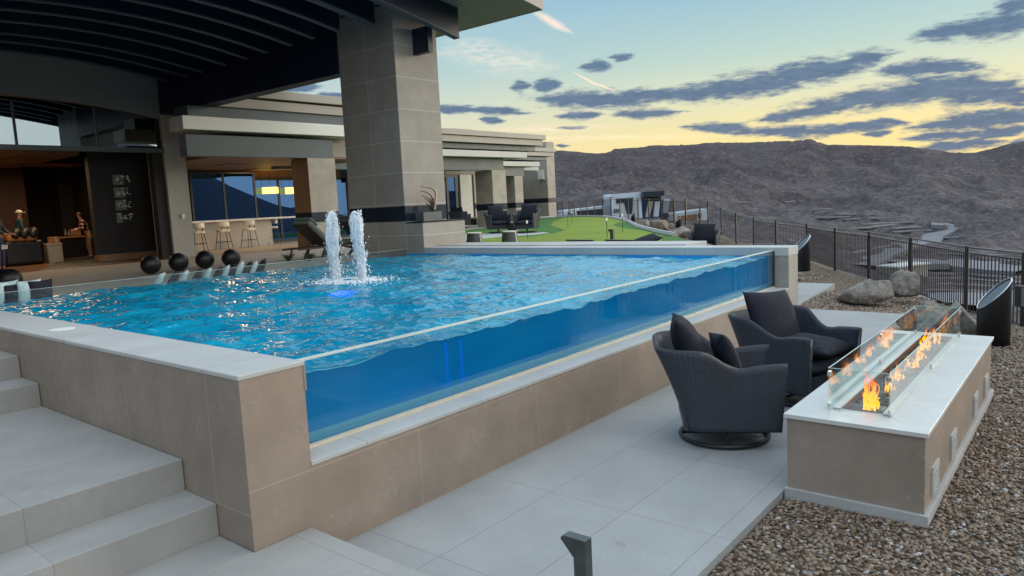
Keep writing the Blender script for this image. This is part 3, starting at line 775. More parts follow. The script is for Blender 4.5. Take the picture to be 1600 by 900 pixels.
# white curb along the lawn's far edge
pts = [Vector((*at(u, v, 2, ZL+.02)[:2], ZL+.02)) for u, v in [(840, 340.8), (868, 339), (890, 338.3), (915, 338), (945, 338.8), (968, 342), (983, 347), (995, 353.6), (1010, 357.8), (1025, 361.8), (1055, 368)]]
q = []
for a, b in zip(pts[:-1], pts[1:]): q += [a.lerp(b, k/4) for k in range(4)]
mb = MB(); mb.tube(q+[pts[-1]], .10, 6); o = mb.build('lawn_edging', 'concrete'); tag(o, kind='structure')
# ================================================================== house
house = thing('modern_house', 'long low modern stone house with layered flat roofs beside the pool', 'house', (9, 19.2, ZL))
def hp(mb, name, mat, par=house, **k): return mb.build(name, mat, par, **k)
YF = 19.2
# arched fascia, clerestory, transom over the open wall
n = 24; xs = np.linspace(-10.9, 8.93, n)
top = [(x, 7.6) for x in xs[::-1]]; bot = [(x, 5.835-.0215*max(0, x-4.5)**2) for x in xs]
hp(MB().prism(bot+top, 1, YF, YF+.3), 'arched_fascia', 'fascia_grey')
hp(MB().box(-10.9, 8.93, YF-.04, YF+.12, 4.36, 4.50), 'transom', 'slate_metal')
g = [(x, 4.5) for x in (-9, 8.75)] + [(x, 5.80-.0215*max(0, x-4.5)**2) for x in np.linspace(8.75, -9, 20)]
w = hp(MB().prism(g, 1, YF+.05, YF+.07), 'clerestory_window', 'clere_glass')
for u in (28, 155): hp(MB().box(at(u, 232, 1, YF)[0]-.03, at(u, 232, 1, YF)[0]+.03, YF+.02, YF+.1, 4.5, 5.70), 'mullion', 'frame_dark', w)
hp(MB().prism([(8.6, 1.03), (8.93, 1.03), (8.93, 5.6), (8.75, 5.6), (8.75, 4.36), (8.6, 4.36)], 1, YF+.125, YF+.42), 'door_jamb', 'interior_dark')
hp(MB().box(8.93, 9.62, YF-.002, 20.4, ZL, 5.62), 'column', 'stucco')
hp(MB().box(9.26, 9.36, YF-.06, YF-.003, 2.26, 2.42), 'wall_switch', 'steel')
# interior shell
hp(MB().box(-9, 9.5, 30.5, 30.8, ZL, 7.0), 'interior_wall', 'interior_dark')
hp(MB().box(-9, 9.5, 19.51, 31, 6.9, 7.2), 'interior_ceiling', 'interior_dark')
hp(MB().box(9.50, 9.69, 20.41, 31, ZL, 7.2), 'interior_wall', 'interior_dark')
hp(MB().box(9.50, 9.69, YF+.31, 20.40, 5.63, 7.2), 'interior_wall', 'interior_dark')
hp(MB().box(-9.2, -9.0, 19.5, 31, ZL, 7.2), 'interior_wall', 'interior_brown')
hp(MB().box(-9, at(38, 290, 1, 28)[0], 28, 28.3, ZL, 6.5), 'interior_wall', 'interior_brown')
hp(MB().box(at(92, 330, 1, 29)[0], at(128, 330, 1, 29)[0], 29, 29.3, ZL, 6.5), 'interior_wall', 'interior_brown')
hp(MB().box(at(114, 300, 1, 28.9)[0], at(128, 300, 1, 28.9)[0], 28.8, 28.98, at(120, 303, 1, 28.9)[2], at(120, 291, 1, 28.9)[2]), 'cabinet_light', 'interior_wood')
hp(MB().box(at(-60, 240, 1, 22)[0], at(92, 240, 1, 22)[0], 20.4, 26, 4.35, 4.6), 'interior_ceiling', 'interior_ceiling')
YW = 20.7
xa = at(146, 330, 1, YW)[0]; xb = at(247, 330, 1, YW)[0]+.3
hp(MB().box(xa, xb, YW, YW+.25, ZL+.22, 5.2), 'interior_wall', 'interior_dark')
hp(MB().box(xa-.02, xb, YW-.03, YW+.25, ZL, ZL+.22), 'skirting', 'interior_wood')
# tall brown door leaf beside the wall, rug
o = MB().prism([tuple(at(u, v, 2, ZL)[:2]) for u, v in [(60, 424), (180, 410), (240, 403), (214, 398), (100, 405)]], 2, ZL-.003, ZL+.008).build('rug', 'black_metal'); tag(o, 'dark thin rug lying inside the open wall of the house', 'rug')

# ---- header, ledge, roof bands: one routine for each block
def bands(xl, xr, yh, steps, yb, zo=0, left_open=True):
    """steps: list of (name, mat, z0, z1, right x, forward offset)"""
    for nm, mt, z0, z1, rx, fw in steps:
        hp(MB().box(xl-fw*.2 if left_open else xl, rx, yh-fw, yb, z0+zo, z1+zo), nm, mt, bevel=.01)
# block A
bands(8.60, 13.9, 17.1, [('header', 'slate_metal', 4.10, 4.74, 13.88, 0)], 17.5)
hp(MB().box(8.46, 15.2, 16.9, 17.75, 4.86, 5.25), 'roof_ledge', 'white_metal', bevel=.01)
hp(MB().box(8.74, 16, 17.1, 17.9, 5.255, 5.585), 'roof_band', 'slate_metal')
hp(MB().box(9.3, 16, 17.0, 17.9, 5.60, 5.89), 'roof_band', 'taupe_metal', bevel=.01)
hp(MB().box(9.5, 16, 17.2, 17.9, 5.891, 5.949), 'roof_band', 'band_dark')
hp(MB().box(9.3, 16, 16.9, 17.9, 5.95, 6.22), 'roof_band', 'taupe_metal', bevel=.01)
hp(MB().box(9.7, 15.9, 17.91, 27, 4.21, 6.19), 'upper_wall', 'taupe_metal')
hp(MB().box(9.62, 15.9, 17.5, 27, 4.12, 4.20), 'recess_ceiling', 'interior_ceiling')
def pier(x0, x1, y0, y1, warm=False, z1=4.10):
    o = MB().box(x0, x1, y0, y1, ZL, z1).build('pier', ['tile_pier', 'tile_pier_warm'], house)
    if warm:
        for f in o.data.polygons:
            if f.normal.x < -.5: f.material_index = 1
    MB().box(x0-.006, x1+.006, y0-.006, y1+.006, 1.92, 2.26).build('stone_band', 'band_dark', o)
pier(12.746, 13.88, 17.05, 18.0, True)
# back wall of the recess, bar window, sliding door
YB = 23.45
hp(MB().box(9.62, 11.2, YB, YB+.2, ZL, 4.15), 'interior_wall', 'interior_brown')
xw0, xw1 = at(299, 300, 1, YB)[0], at(398, 300, 1, YB)[0]
zw0 = 2.14; zw1 = 3.98
hp(MB().box(xw0-1.0, xw1+.1, YB+.02, YB+.2, ZL, zw0-.05), 'wall', 'stucco')
w = hp(MB().box(xw0, xw1, YB, YB+.02, zw0, zw1), 'window', 'window_glass')
mb = MB()
for x in (xw0, at(350, 300, 1, YB)[0], xw1): mb.box(x-.04, x+.04, YB-.03, YB+.05, zw0, zw1)
mb.box(xw0-.04, xw1+.04, YB-.032, YB+.052, zw1, zw1+.06); mb.box(xw0-.04, xw1+.04, YB-.032, YB+.052, zw0-.05, zw0)
mb.build('frame', 'frame_dark', w)
YD = 24.3
xd0, xd1 = at(399, 320, 1, YD)[0], at(480, 320, 1, YD)[0]+2
w = hp(MB().box(xd0, xd1, YD, YD+.02, ZL+.02, 3.75), 'sliding_door', 'window_glass')
mb = MB()
for x in (xd0, at(437, 320, 1, YD)[0], at(470, 320, 1, YD)[0]): mb.box(x-.05, x+.05, YD-.03, YD+.05, ZL, 3.75)
mb.box(xd0, xd1, YD-.03, YD+.05, 3.75, 3.86); mb.box(xd0, xd1, YD-.033, YD+.053, ZL, ZL+.12)
mb.build('frame', 'frame_dark', w)
hp(MB().box(xd0, xd1, YD+.02, YD+.2, 3.86, 4.2), 'wall', 'interior_wood')
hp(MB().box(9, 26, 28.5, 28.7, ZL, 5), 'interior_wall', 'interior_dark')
# block B
YH = 21.1
def zc(z, fw):   # keep the measured outline when a band stands proud of the header plane
    return z - (z-CAM[2])*fw/(YH-CAM[1])
def bandB(nm, mt, z0, z1, xl, rx, fw, yb=33, base=YH):
    hp(MB().box(xl, rx, base-fw, yb, z0-(z0-CAM[2])*fw/(base-CAM[1]), z1-(z1-CAM[2])*fw/(base-CAM[1])), nm, mt, bevel=.01)
bandB('header', 'slate_metal', 4.014, 4.69, 14.2, 28.05, 0, 21.5)
bandB('roof_ledge', 'pale_metal', 4.70, 5.02, 14.2, 29.5, .5)
bandB('roof_band', 'slate_metal', 5.09, 5.345, 14.5, 30.6, .25)
bandB('roof_band', 'taupe_metal', 5.415, 5.73, 16, 31.0, .5)
bandB('roof_band', 'band_dark', 5.73, 5.76, 16, 31.2, .3)
bandB('roof_band', 'taupe_metal', 5.765, 6.035, 16, 31.2, .6)
hp(MB().box(26.2, 27.9, 23, 24.5, 6.03, 6.35), 'roof_hatch', 'taupe_metal')
hp(MB().box(14.2, 28.0, 21.5, 30, 4.69, 5.3), 'soffit', 'slate_metal')
hp(MB().box(14.2, 28.0, 21.52, 30, 4.40, 4.5), 'recess_ceiling', 'taupe_metal')
pier(27.06, 28.2, 21.1, 22.3, z1=4.02)
# rooms behind block B
YC = 26.0
def xy(u, v, Y): p = at(u, v, 1, Y); return p[0], p[2]
hp(MB().box(15.9, xy(698, 300, YC)[0], YC, YC+.2, 3.7, 4.4), 'wall', 'slate_metal')
w = hp(MB().box(15.9, xy(716, 300, YC)[0], YC, YC+.02, ZL, 3.95), 'window', 'window_glass')
mb = MB()
for u in (545, 700, 714): x = xy(u, 320, YC)[0]; mb.box(x-.09, x+.09, YC-.04, YC+.06, ZL, 3.95)
mb.box(15.9, xy(716, 300, YC)[0], YC-.04, YC+.06, 3.95, 4.15); mb.build('frame', 'frame_dark', w)
hp(MB().box(xy(718, 300, YC)[0], xy(736, 300, YC)[0], YC-.1, YC+.2, ZL, 4.2), 'wall_panel', 'cream')
hp(MB().box(xy(736, 300, YC)[0], xy(739, 300, YC)[0], YC-.05, YC+.2, ZL, 4.2), 'frame', 'frame_dark')
hp(MB().box(xy(739, 300, YC)[0], xy(752, 300, YC)[0]+1.5, YC-.1, YC+.2, ZL, 4.2), 'wall', 'tile_pier')
hp(MB().box(xy(739, 300, YC)[0], xy(752, 300, YC)[0]+1.5, YC-.11, YC-.101, 2.0, 2.35), 'stone_band', 'band_dark')
hp(MB().box(xy(697, 300, 24)[0], xy(747, 300, 24)[0], 24, 24.3, 3.98, 4.18), 'beam', 'taupe_metal')
hp(MB().box(15.9, 43, 33, 33.3, ZL, 6), 'wall', 'interior_dark')
# block C
bandB('header', 'slate_metal', 4.02, 4.665, 30.5, 36.6, 0, 27, 26.4)
bandB('roof_ledge', 'pale_metal', 4.67, 4.98, 30, 38.0, .3, 33, 26.4)
bandB('roof_band', 'slate_metal', 5.09, 5.33, 30, 39.1, .1, 33, 26.4)
bandB('roof_band', 'taupe_metal', 5.39, 5.66, 30, 39.7, .3, 33, 26.4)
bandB('roof_band', 'band_dark', 5.66, 5.69, 30, 39.8, .15, 33, 26.4)
bandB('roof_band', 'taupe_metal', 5.695, 5.95, 30, 39.9, .35, 33, 26.4)
pier(35.53, 36.4, 26.4, 27.5, z1=4.02)
# block D: small ledge, last wall and tower pier
bandB('roof_ledge', 'pale_metal', 4.56, 4.82, 38, 41.3, .1, 33, 28.8)
y1 = at(822, 300, 0, 42.55)[1]
hp(MB().box(42.5, 43.5, 28.8, 36, ZL, 6.72), 'end_wall', 'tile_pier')
hp(MB().box(42.494, 43.506, 28.794, 36, 2.15, 2.5), 'stone_band', 'band_dark')
hp(MB().box(38, 42.6, 33.5, 33.7, ZL, 5.2), 'wall', 'tile_pier')
for (u, v) in ((846, 273),):
    p = at(u, v, 0, 42.44); hp(MB().box(42.3, 42.49, p[1]-.25, p[1]+.25, p[2]-.35, p[2]+.35), 'wall_lamp', 'cream')

# ================================================================== covered patio roof and its big pillar
proof = thing('patio_roof', 'high arched dark patio roof with ribs carried by the tall stone pillar', 'patio roof', (6, 13, 6.5))
def zs(x): return 7.25-.0098*(max(x, -2.2)-5)**2
def zr(x): return max(6.9-.025*(x-5)**2, 5.6)
xs = np.linspace(-11, 12.15, 30)
lo = [(x, zs(x)) for x in xs]; hi = [(x, zs(x)+.34) for x in xs[::-1]]
# slab with an overhang over the pool; soffit boards only on the open edge
xs1 = np.linspace(-11, 9.45, 30); xs2 = np.linspace(9.45, 12.15, 8)
MB().prism([(x, zs(x)) for x in xs1]+[(x, zs(x)+.34) for x in xs1[::-1]], 1, 6.54, 19.5).build('roof_slab', 'navy_roof', proof)  # left run added out of view to hold back sky light
MB().prism([(x, zs(x)) for x in xs2]+[(x, zs(x)+.34) for x in xs2[::-1]], 1, 6.54, 17.0).build('roof_eave', 'soffit_wood', proof)
MB().box(12.151, 12.19, 6.52, 17.0, 6.735, 7.12).build('roof_fascia', 'taupe_metal', proof)
MB().prism([(x, zs(x)-.015) for x in xs2]+[(x, zs(x)+.36) for x in xs2[::-1]], 1, 6.50, 6.538).build('roof_fascia', 'taupe_metal', proof)
# ribs
LAST = [None]
def rib(y, x0, x1, f, w=.13, off=0):
    xs = np.linspace(x0, x1, 26)
    LAST[0] = MB().prism([(x, f(x)+off) for x in xs]+[(x, zs(x)-.001) for x in xs[::-1]], 1, y-w/2, y+w/2).build('rib', 'dark_beam', proof)
    MB().prism([(x, f(x)+off-.03) for x in xs]+[(x, f(x)+off-.001) for x in xs[::-1]], 1, y-w/2-.012, y+w/2+.012).build('flange', 'rib_flange_lit', LAST[0])
for k, y in enumerate((18.616, 17.52, 16.6, 15.3, 14.2, 13.24, 12.15, 11.2, 10.24)): rib(y, -10.8, 9.05, zr)
rib(9.30, -10.8, 9.30, lambda x: zr(x)+.04, .2)
f2 = lambda x: 6.65-.1794*(x-8.57)-.012*(x-8.57)*(x-10.95)
rib(8.2, 7.0, 10.95, f2, .16)
# edge beam, splayed from the house column to the pillar
mb = MB(); a = (8.93, 19.199); b = (9.58, 11.0); c = (9.64, 11.0); d = (9.55, 19.199)
pts = [(8.93, 19.199), (9.585, 11.052), (9.95, 11.052), (9.5, 19.199)]
mb.add([(*p, 5.56+.10*(1 if i in (1, 2) else 0)) for i, p in enumerate(pts)]+[(*p, 7.09) for p in pts], [(0,1,2,3),(4,7,6,5),(0,4,5,1),(1,5,6,2),(2,6,7,3),(3,7,4,0)])
mb.build('edge_beam', 'navy_roof', proof)
MB().box(10.235, 10.385, 8.46, 8.985, 5.86, 6.45).build('bracket', 'dark_beam', proof)
MB().box(9.64, 11.04, 8.985, 11.05, ZL, 6.98).build('pillar', 'tile_pillar', proof)
MB().box(9.634, 11.046, 8.979, 11.056, 1.925, 2.288).build('stone_band', 'band_dark', proof)
pl = MB().box(9.637, 11.08, 8.408, 8.977, ZL-.6, 1.875).build('plinth', 'tile_pillar', proof)
MB().box(9.625, 11.09, 8.395, 8.977, 1.876, 1.905).build('plinth_top', 'band_dark', proof)

# ================================================================== bar island
bi = thing('outdoor_bar', 'long white topped stone bar island under the house window', 'bar', (12.5, 22.1, ZL))
bx0, bx1 = 9.9, 15.3
MB().box(bx0, bx1-.5, 22.75, 23.35, ZL, 2.08).build('base', 'stucco', bi)
MB().box(bx0, bx1+.5, 22.45, 23.39, 2.08, 2.15).build('counter_top', 'white_counter', bi, bevel=.01)

# unseen wall and pillar added left of the frame to darken left-facing sides
MB().box(-11.3, -10.9, 6.6, 19.5, ZL, 6.75).build('shade_wall', 'tile_pillar', proof)
MB().box(-9.4, -8.0, 8.985, 11.05, ZL, 6.6).build('pillar', 'tile_pillar', proof)  # added unseen pillar, darkens left-facing sides

# area lights and plates added under the ceilings to brighten the rooms
for (x, y, z, e, sz) in ((6.0, 22.6, 4.34, 34, 1.5), (7.6, 24.4, 4.34, 30, 1.5), (4.6, 20.9, 4.34, 22, 1.2), (12.0, 20.6, 4.11, 22, .8), (14.4, 22.6, 4.11, 22, .8)):
    ld = bpy.data.lights.new('room_fill_light', 'AREA'); ld.shape = 'SQUARE'; ld.size = sz; ld.energy = e; ld.color = (1, .66, .36)
    lo_ = bpy.data.objects.new('room_fill_light', ld); COL.objects.link(lo_); lo_.parent = house; lo_.location = (x-9, y-19.2, z-.02-ZL)
    hp(MB().box(x-sz/2-.05, x+sz/2+.05, y-sz/2-.05, y+sz/2+.05, z-.012, z-.001), 'fill_light_plate', 'interior_wood')
# ================================================================== railing round the terrace
def lerp(a, b, t): return a+(b-a)*t
rail = thing('terrace_railing', 'dark metal picket railing with double top rail along the terrace edge', 'railing', (FN[0][0], FN[0][1], FN[0][2]))
full = []
for i in range(len(FN)-1):
    a, b = np.array(FN[i]), np.array(FN[i+1]); L = np.hypot(*(b-a)[:2]); n = max(1, int(round(L/2.7))) if (i < 5) else 1
    for k in range(n): full.append(tuple(lerp(a, b, k/n)))
full.append(FN[-1])
vis0 = [i for i, p in enumerate(full) if p[0] > -8][0]
full = full[vis0:-1]
for i, (x, y, z, h) in enumerate(full):
    far_ = math.hypot(x-CAM[0], y-CAM[1]) > 24
    w = .032 if not far_ else .030
    MB().box(x-w, x+w, y-w, y+w, z-.12, z+h).build('post', 'fence_metal', rail)
for i in range(len(full)-1):
    a, b = full[i], full[i+1]; A = Vector((a[0], a[1], a[2]+a[3])); B = Vector((b[0], b[1], b[2]+b[3]))
    if a[0] > 60: break
    n_ = (B-A); L = n_.length
    if L > 12: continue
    d = n_.normalized(); A2 = A+d*.033; B2 = B-d*.033
    for dz, r in ((-.02, .020), (-.13, .016)):
        MB().tube([A2+Vector((0, 0, dz)), B2+Vector((0, 0, dz))], r, 4).build('rail', 'rail_metal' if dz > -.1 else 'fence_metal', rail)
    A0 = Vector((a[0], a[1], a[2]+.08))+d*.033; B0 = Vector((b[0], b[1], b[2]+.08))-d*.033
    MB().tube([A0, B0], .014, 4).build('rail', 'fence_metal', rail)
    mb = MB(); far_p = math.hypot(a[0]-CAM[0], a[1]-CAM[1]) > 30; n = max(2, int(L/(.17 if far_p else .105))); w = .0075 if math.hypot(a[0]-CAM[0], a[1]-CAM[1]) < 26 else .005
    s = Vector((-d.y, d.x, 0))*w; e = Vector((d.x, d.y, 0)).normalized()*w
    for k in range(1, n):
        t = k/n; p0 = A0.lerp(B0, t); p1 = A2.lerp(B2, t)+Vector((0, 0, -.135))
        q = [p0-s-e, p0+s-e, p0+s+e, p0-s+e, p1-s-e, p1+s-e, p1+s+e, p1-s+e]
        mb.add(q, [(0,1,5,4),(1,2,6,5),(2,3,7,6),(3,0,4,7)])
    mb.build('picket_panel', 'fence_metal', rail, fixn=False)

# ================================================================== soft goods
def pillow_mesh(w, d, t, seed=0, n=26, wr=.006, sag=0.0, pinch=.08):
    """pillow lying in xy, thickness along z"""
    u = np.linspace(-1, 1, n); U, V = np.meshgrid(u, u, indexing='ij')
    e = np.clip((1-np.abs(U)**2.6)*(1-np.abs(V)**2.6), 0, 1)**.55
    X = U*w/2*(1-pinch*(1-V**2)**1*np.abs(U)**2*.9); Y = V*d/2*(1-pinch*(1-U**2)*np.abs(V)**2*.9)
    cr = (np.abs(U*V))**3
    wrk = (fbm(X*14+seed, Y*14, 3, seed+3)-.5)*wr*2*e**.5 + (fbm(U*2+seed, V*9+seed, 3, seed+9, .5, True)-.6)*wr*1.5*np.abs(U)**2
    Zt = e*t/2+wrk; Zb = -e*t/2*.9+wrk*.3
    lift = cr*t*.10
    vs = list(zip(X.ravel(), Y.ravel(), (Zt+lift-sag*U**2).ravel())); m = n*n
    inner = [(i, j) for i in range(1, n-1) for j in range(1, n-1)]
    idx = {}
    for i, j in inner:
        idx[(i, j)] = len(vs); vs.append((X[i, j], Y[i, j], Zb[i, j]+lift[i, j]-sag*U[i, j]**2))
    g = lambda i, j: idx.get((i, j), i*n+j)
    fs = []
    for i in range(n-1):
        for j in range(n-1):
            fs.append((i*n+j, (i+1)*n+j, (i+1)*n+j+1, i*n+j+1)); fs.append((g(i, j), g(i, j+1), g(i+1, j+1), g(i+1, j)))
    return vs, fs
def pillow(name, mat, w, d, t, seed=0, parent=None, M=None, **k):
    mb = MB(); mb.M = M; vs, fs = pillow_mesh(w, d, t, seed, **k); mb.add(vs, fs)
    return mb.build(name, mat, parent, smooth=True, world=False)

def build_uv(name, vs, fs, uvs, mat, parent=None, smooth=True):
    me = bpy.data.meshes.new(name); me.from_pydata([tuple(v) for v in vs], [], fs); me.materials.append(MATS[mat])
    ul = me.uv_layers.new(name='UVMap')
    li = np.empty(len(me.loops), dtype=np.int32); me.loops.foreach_get('vertex_index', li)
    ul.data.foreach_set('uv', np.array(uvs, dtype=np.float32)[li].ravel())
    me.polygons.foreach_set('use_smooth', [smooth]*len(me.polygons)); me.update()
    o = bpy.data.objects.new(name, me); COL.objects.link(o)
    if parent is not None: o.parent = parent
    return o
def chair_path(W=.42, xf=.46, xb=-.37, r=.14, n=9):
    P = [(x, -W) for x in np.linspace(xf, xb+r, 12)]
    P += [(xb+r+r*math.cos(a), -W+r+r*math.sin(a)) for a in np.linspace(R(-90), R(-180), n)[1:]]
    P += [(xb, y) for y in np.linspace(-W+r, W-r, 8)[1:]]
    P += [(xb+r+r*math.cos(a), W-r+r*math.sin(a)) for a in np.linspace(R(180), R(90), n)[1:]]
    P += [(x, W) for x in np.linspace(xb+r, xf, 12)[1:]]
    return np.array(P)
def sm(t): t = np.clip(t, 0, 1); return t*t*(3-2*t)
def wicker_chair(name, label, loc, rz, group, back=True, H=.89, ARM=.725):
    c = thing(name, label, 'armchair', loc, rz, group)
    Pp = chair_path(); n = len(Pp); T = np.gradient(Pp, axis=0); T /= np.linalg.norm(T, axis=1)[:, None]
    N = np.stack([-T[:, 1], T[:, 0]], 1)           # outward
    s = np.concatenate([[0], np.cumsum(np.linalg.norm(np.diff(Pp, axis=0), axis=1))])
    x = Pp[:, 0]
    top = ARM+.02*sm((x-.1)/.35)-.03*sm((.25-x)/.2)*(1-sm((.0-x)/.2)) + (H-ARM)*sm((.16-x)/.46)
    m = 15; th = .05
    O = []; I = []; uo = []; ui = []
    for i in range(n):
        back_w = sm((.15-x[i])/.6)
        for j in range(m):
            t = j/(m-1); z = .17+(top[i]-.17)*t
            fl = (.24*back_w)*t**1.4 + .02*t
            lean = (.05*t-.03)*sm((x[i]-.1)/.3)
            p = Pp[i]+N[i]*fl*np.array([1.0, .55]); O.append((p[0]+lean, p[1], z)); uo.append((s[i], z))
            q = Pp[i]+N[i]*(fl*np.array([1.0, .55])-th-.02*(1-t)); I.append((q[0]+lean, q[1], z)); ui.append((s[i]+.01, z))
    # rolled rim
    rim = []; ur = []
    for i in range(n):
        a = np.array(O[i*m+m-1]); b = np.array(I[i*m+m-1]); mid = (a+b)/2; mid[2] += .022
        rim.append(tuple(mid)); ur.append((s[i], .5))
    vs = O+I+rim; uvs = uo+ui+ur; k = n*m; fs = []
    for i in range(n-1):
        for j in range(m-1):
            fs.append((i*m+j, (i+1)*m+j, (i+1)*m+j+1, i*m+j+1)); fs.append((k+i*m+j, k+i*m+j+1, k+(i+1)*m+j+1, k+(i+1)*m+j))
        fs.append((i*m+m-1, (i+1)*m+m-1, 2*k+i+1, 2*k+i)); fs.append((2*k+i, 2*k+i+1, k+(i+1)*m+m-1, k+i*m+m-1))
        fs.append((i*m, k+i*m, k+(i+1)*m, (i+1)*m))
    for i in (0, n-1):
        ring = [i*m+j for j in range(m)]+[2*k+i]+[k+i*m+j for j in range(m-1, -1, -1)]
        fs.append(tuple(ring))
    build_uv('wicker_shell', vs, fs, uvs, 'wicker', c)
    # seat box front
    q = [(-.38, -.365), (.40, -.365), (.40, .365), (-.38, .365)]
    vs = [(px_, py_, z) for z in (.17, .34) for px_, py_ in q]; L = [0, .78, 1.51, 2.29]
    build_uv('seat_frame', vs+[(px_, py_, .34) for px_, py_ in q], [(0,1,5,4),(1,2,6,5),(2,3,7,6),(3,0,4,7),(0,3,2,1),(8,9,10,11)], [(L[i % 4], v[2]) for i, v in enumerate(vs)]+[(p[0], p[1]) for p in q], 'wicker', c, smooth=False)
    mb = MB(); mb.M = Matrix.Translation((.03, 0, .40)); vs_, fs_ = pillow_mesh(.84, .73, .20, 4, n=20, pinch=.0); mb.add([(a, b_, max(-.075, c_*1.1)) for a, b_, c_ in vs_], fs_)
    mb.build('seat_cushion', 'dark_fabric', c, smooth=True, world=False)
    if back: pillow('back_cushion', 'dark_fabric',  .72, .70, .27, 7, c, Matrix.Translation((-.27, 0, .80)) @ Matrix.Rotation(R(-112), 4, 'Y') @ Matrix.Rotation(R(4), 4, 'Z'), wr=.008)
    # swivel base
    b = MB(); ring = [(.39*math.cos(a), .39*math.sin(a), .028) for a in np.linspace(0, 2*math.pi, 41)[:-1]]
    b.tube(ring, .019, 8, closed=True); b.build('base_ring', 'black_metal', c, smooth=True, world=False)
    b = MB(); b.tube([(-.38, 0, .04), (.38, 0, .04)], .016, 6); b.build('base_bar', 'black_metal', c, world=False)
    b = MB(); b.tube([(0, -.38, .042), (0, .38, .042)], .016, 6); b.build('base_bar', 'black_metal', c, world=False)
    b = MB(); b.tube([(0, 0, .04), (0, 0, .19)], .035, 10); b.build('swivel_post', 'black_metal', c, smooth=False, world=False)
    return c
c1 = wicker_chair('wicker_chair', 'dark wicker swivel armchair nearest the camera holding a big and a small cushion', (3.99, -1.27, 0), R(-60), 'dark wicker swivel chairs')
c2 = wicker_chair('wicker_chair', 'dark wicker swivel armchair facing the flames, a plump loose cushion lying on its seat', (5.56, -1.42, 0), R(-109), 'dark wicker swivel chairs')
def world_of(c, x, y, z):
    a = c.rotation_euler.z; return Vector((c.location.x+x*math.cos(a)-y*math.sin(a), c.location.y+x*math.sin(a)+y*math.cos(a), c.location.z+z))
o = pillow('throw_pillow', 'dark_fabric', .44, .44, .17, 13)
o.matrix_world = Matrix.Translation(world_of(c1, .02, -.10, .78)) @ Matrix.Rotation(c1.rotation_euler.z, 4, 'Z') @ Matrix.Rotation(R(12), 4, 'Z') @ Matrix.Rotation(R(-110), 4, 'Y') @ Matrix.Rotation(R(8), 4, 'Z')
tag(o, 'small dark square cushion leaning inside the nearer wicker armchair', 'cushion')
o = pillow('throw_pillow', 'dark_fabric', .66, .62, .22, 17, wr=.013)
o.matrix_world = Matrix.Translation(world_of(c2, .14, .04, .575)) @ Matrix.Rotation(c2.rotation_euler.z+R(8), 4, 'Z') @ Matrix.Rotation(R(3), 4, 'Y')
tag(o, 'plump dark cushion lying flat on the seat of the farther wicker armchair', 'cushion')

def chair_copy(src, label, loc, rz, group, name=None):
    c = copy_tree(src); c.location = loc; c.rotation_euler.z = rz; tag(c, label, 'armchair', group); return c
def onz(u, v, z): p = at(u, v, 2, z); return (p[0], p[1], z)
gl = 'dark chairs out on the lawn terrace'
chair_copy(c1, 'dark wicker swivel chair on the lawn path left of the small drum table', onz(779, 364, ZL+.01), R(-125), gl)
chair_copy(c1, 'dark wicker swivel chair on the lawn path right of the small drum table', onz(824, 363.5, ZL+.01), R(-160), gl)
chair_copy(c1, 'dark wicker chair half hidden behind the plinth that carries the sculpture', onz(720, 357, ZL), R(20), gl)
pc = onz(1100, 404, .14)
chair_copy(c1, 'dark wicker chair with its tall cushion showing above the far pool wall near the railing', pc, R(200), gl)
tag(MB().box(pc[0]-.9, pc[0]+.9, pc[1]-.9, pc[1]+.9, -.2, .138).build('seating_pad', 'concrete'), kind='structure')
# low sofa on the terrace
p = onz(744, 351, ZL)
s = thing('outdoor_sofa', 'dark outdoor sofa with tan cushions standing left of the first far pier', 'sofa', p, R(20))
MB().box(-.9, .9, -.42, .42, .06, .36).build('seat_frame', 'black_metal', s, world=False, bevel=.02)
MB().box(-.9, .9, .33, .45, .361, .78).build('backrest', 'black_metal', s, world=False, bevel=.02)
MB().box(-.8, .8, -.4, .3, .361, .48).build('seat_cushion', 'white_box', s, world=False, bevel=.04)
for x in (-.45, .4): pillow('back_cushion', 'white_box', .6, .45, .16, 3, s, Matrix.Translation((x, .22, .68)) @ Matrix.Rotation(R(75), 4, 'X'))
# drum table and tapered stools
def drum(name, label, p, r0, r1, h, mat, group=None, cat='stool'):
    t = thing(name, label, cat, p, 0, group)
    MB().lathe([(r0, 0), (r0*.99, .02), (r1*1.01, h-.03), (r1, h-.028)], (0, 0, 0), 32).build('body', mat, t, smooth=False, world=False)
    MB().lathe([(r1*1.03, h-.027), (r1*1.03, h-.004), (r1*.98, h)], (0, 0, 0), 32).build('top', 'cream' if cat == 'stool' else 'black_gloss', t, world=False); return t
drum('drum_table', 'small black drum side table between the two lawn chairs', onz(802, 363.5, ZL+.01), .24, .18, .40, 'black_metal', cat='side table')
g = 'tapered drum stools behind the far pool wall'
p = onz(742, 387.5, ZL); drum('drum_stool', 'tapered dark drum stool just right of the sculpture plinth', p, .25, .20, .44, 'grey_metal_post', g)
p = onz(797, 385.5, ZL); drum('drum_stool', 'tapered dark drum stool farther right, nearer the putting green', p, .25, .20, .44, 'grey_metal_post', g)
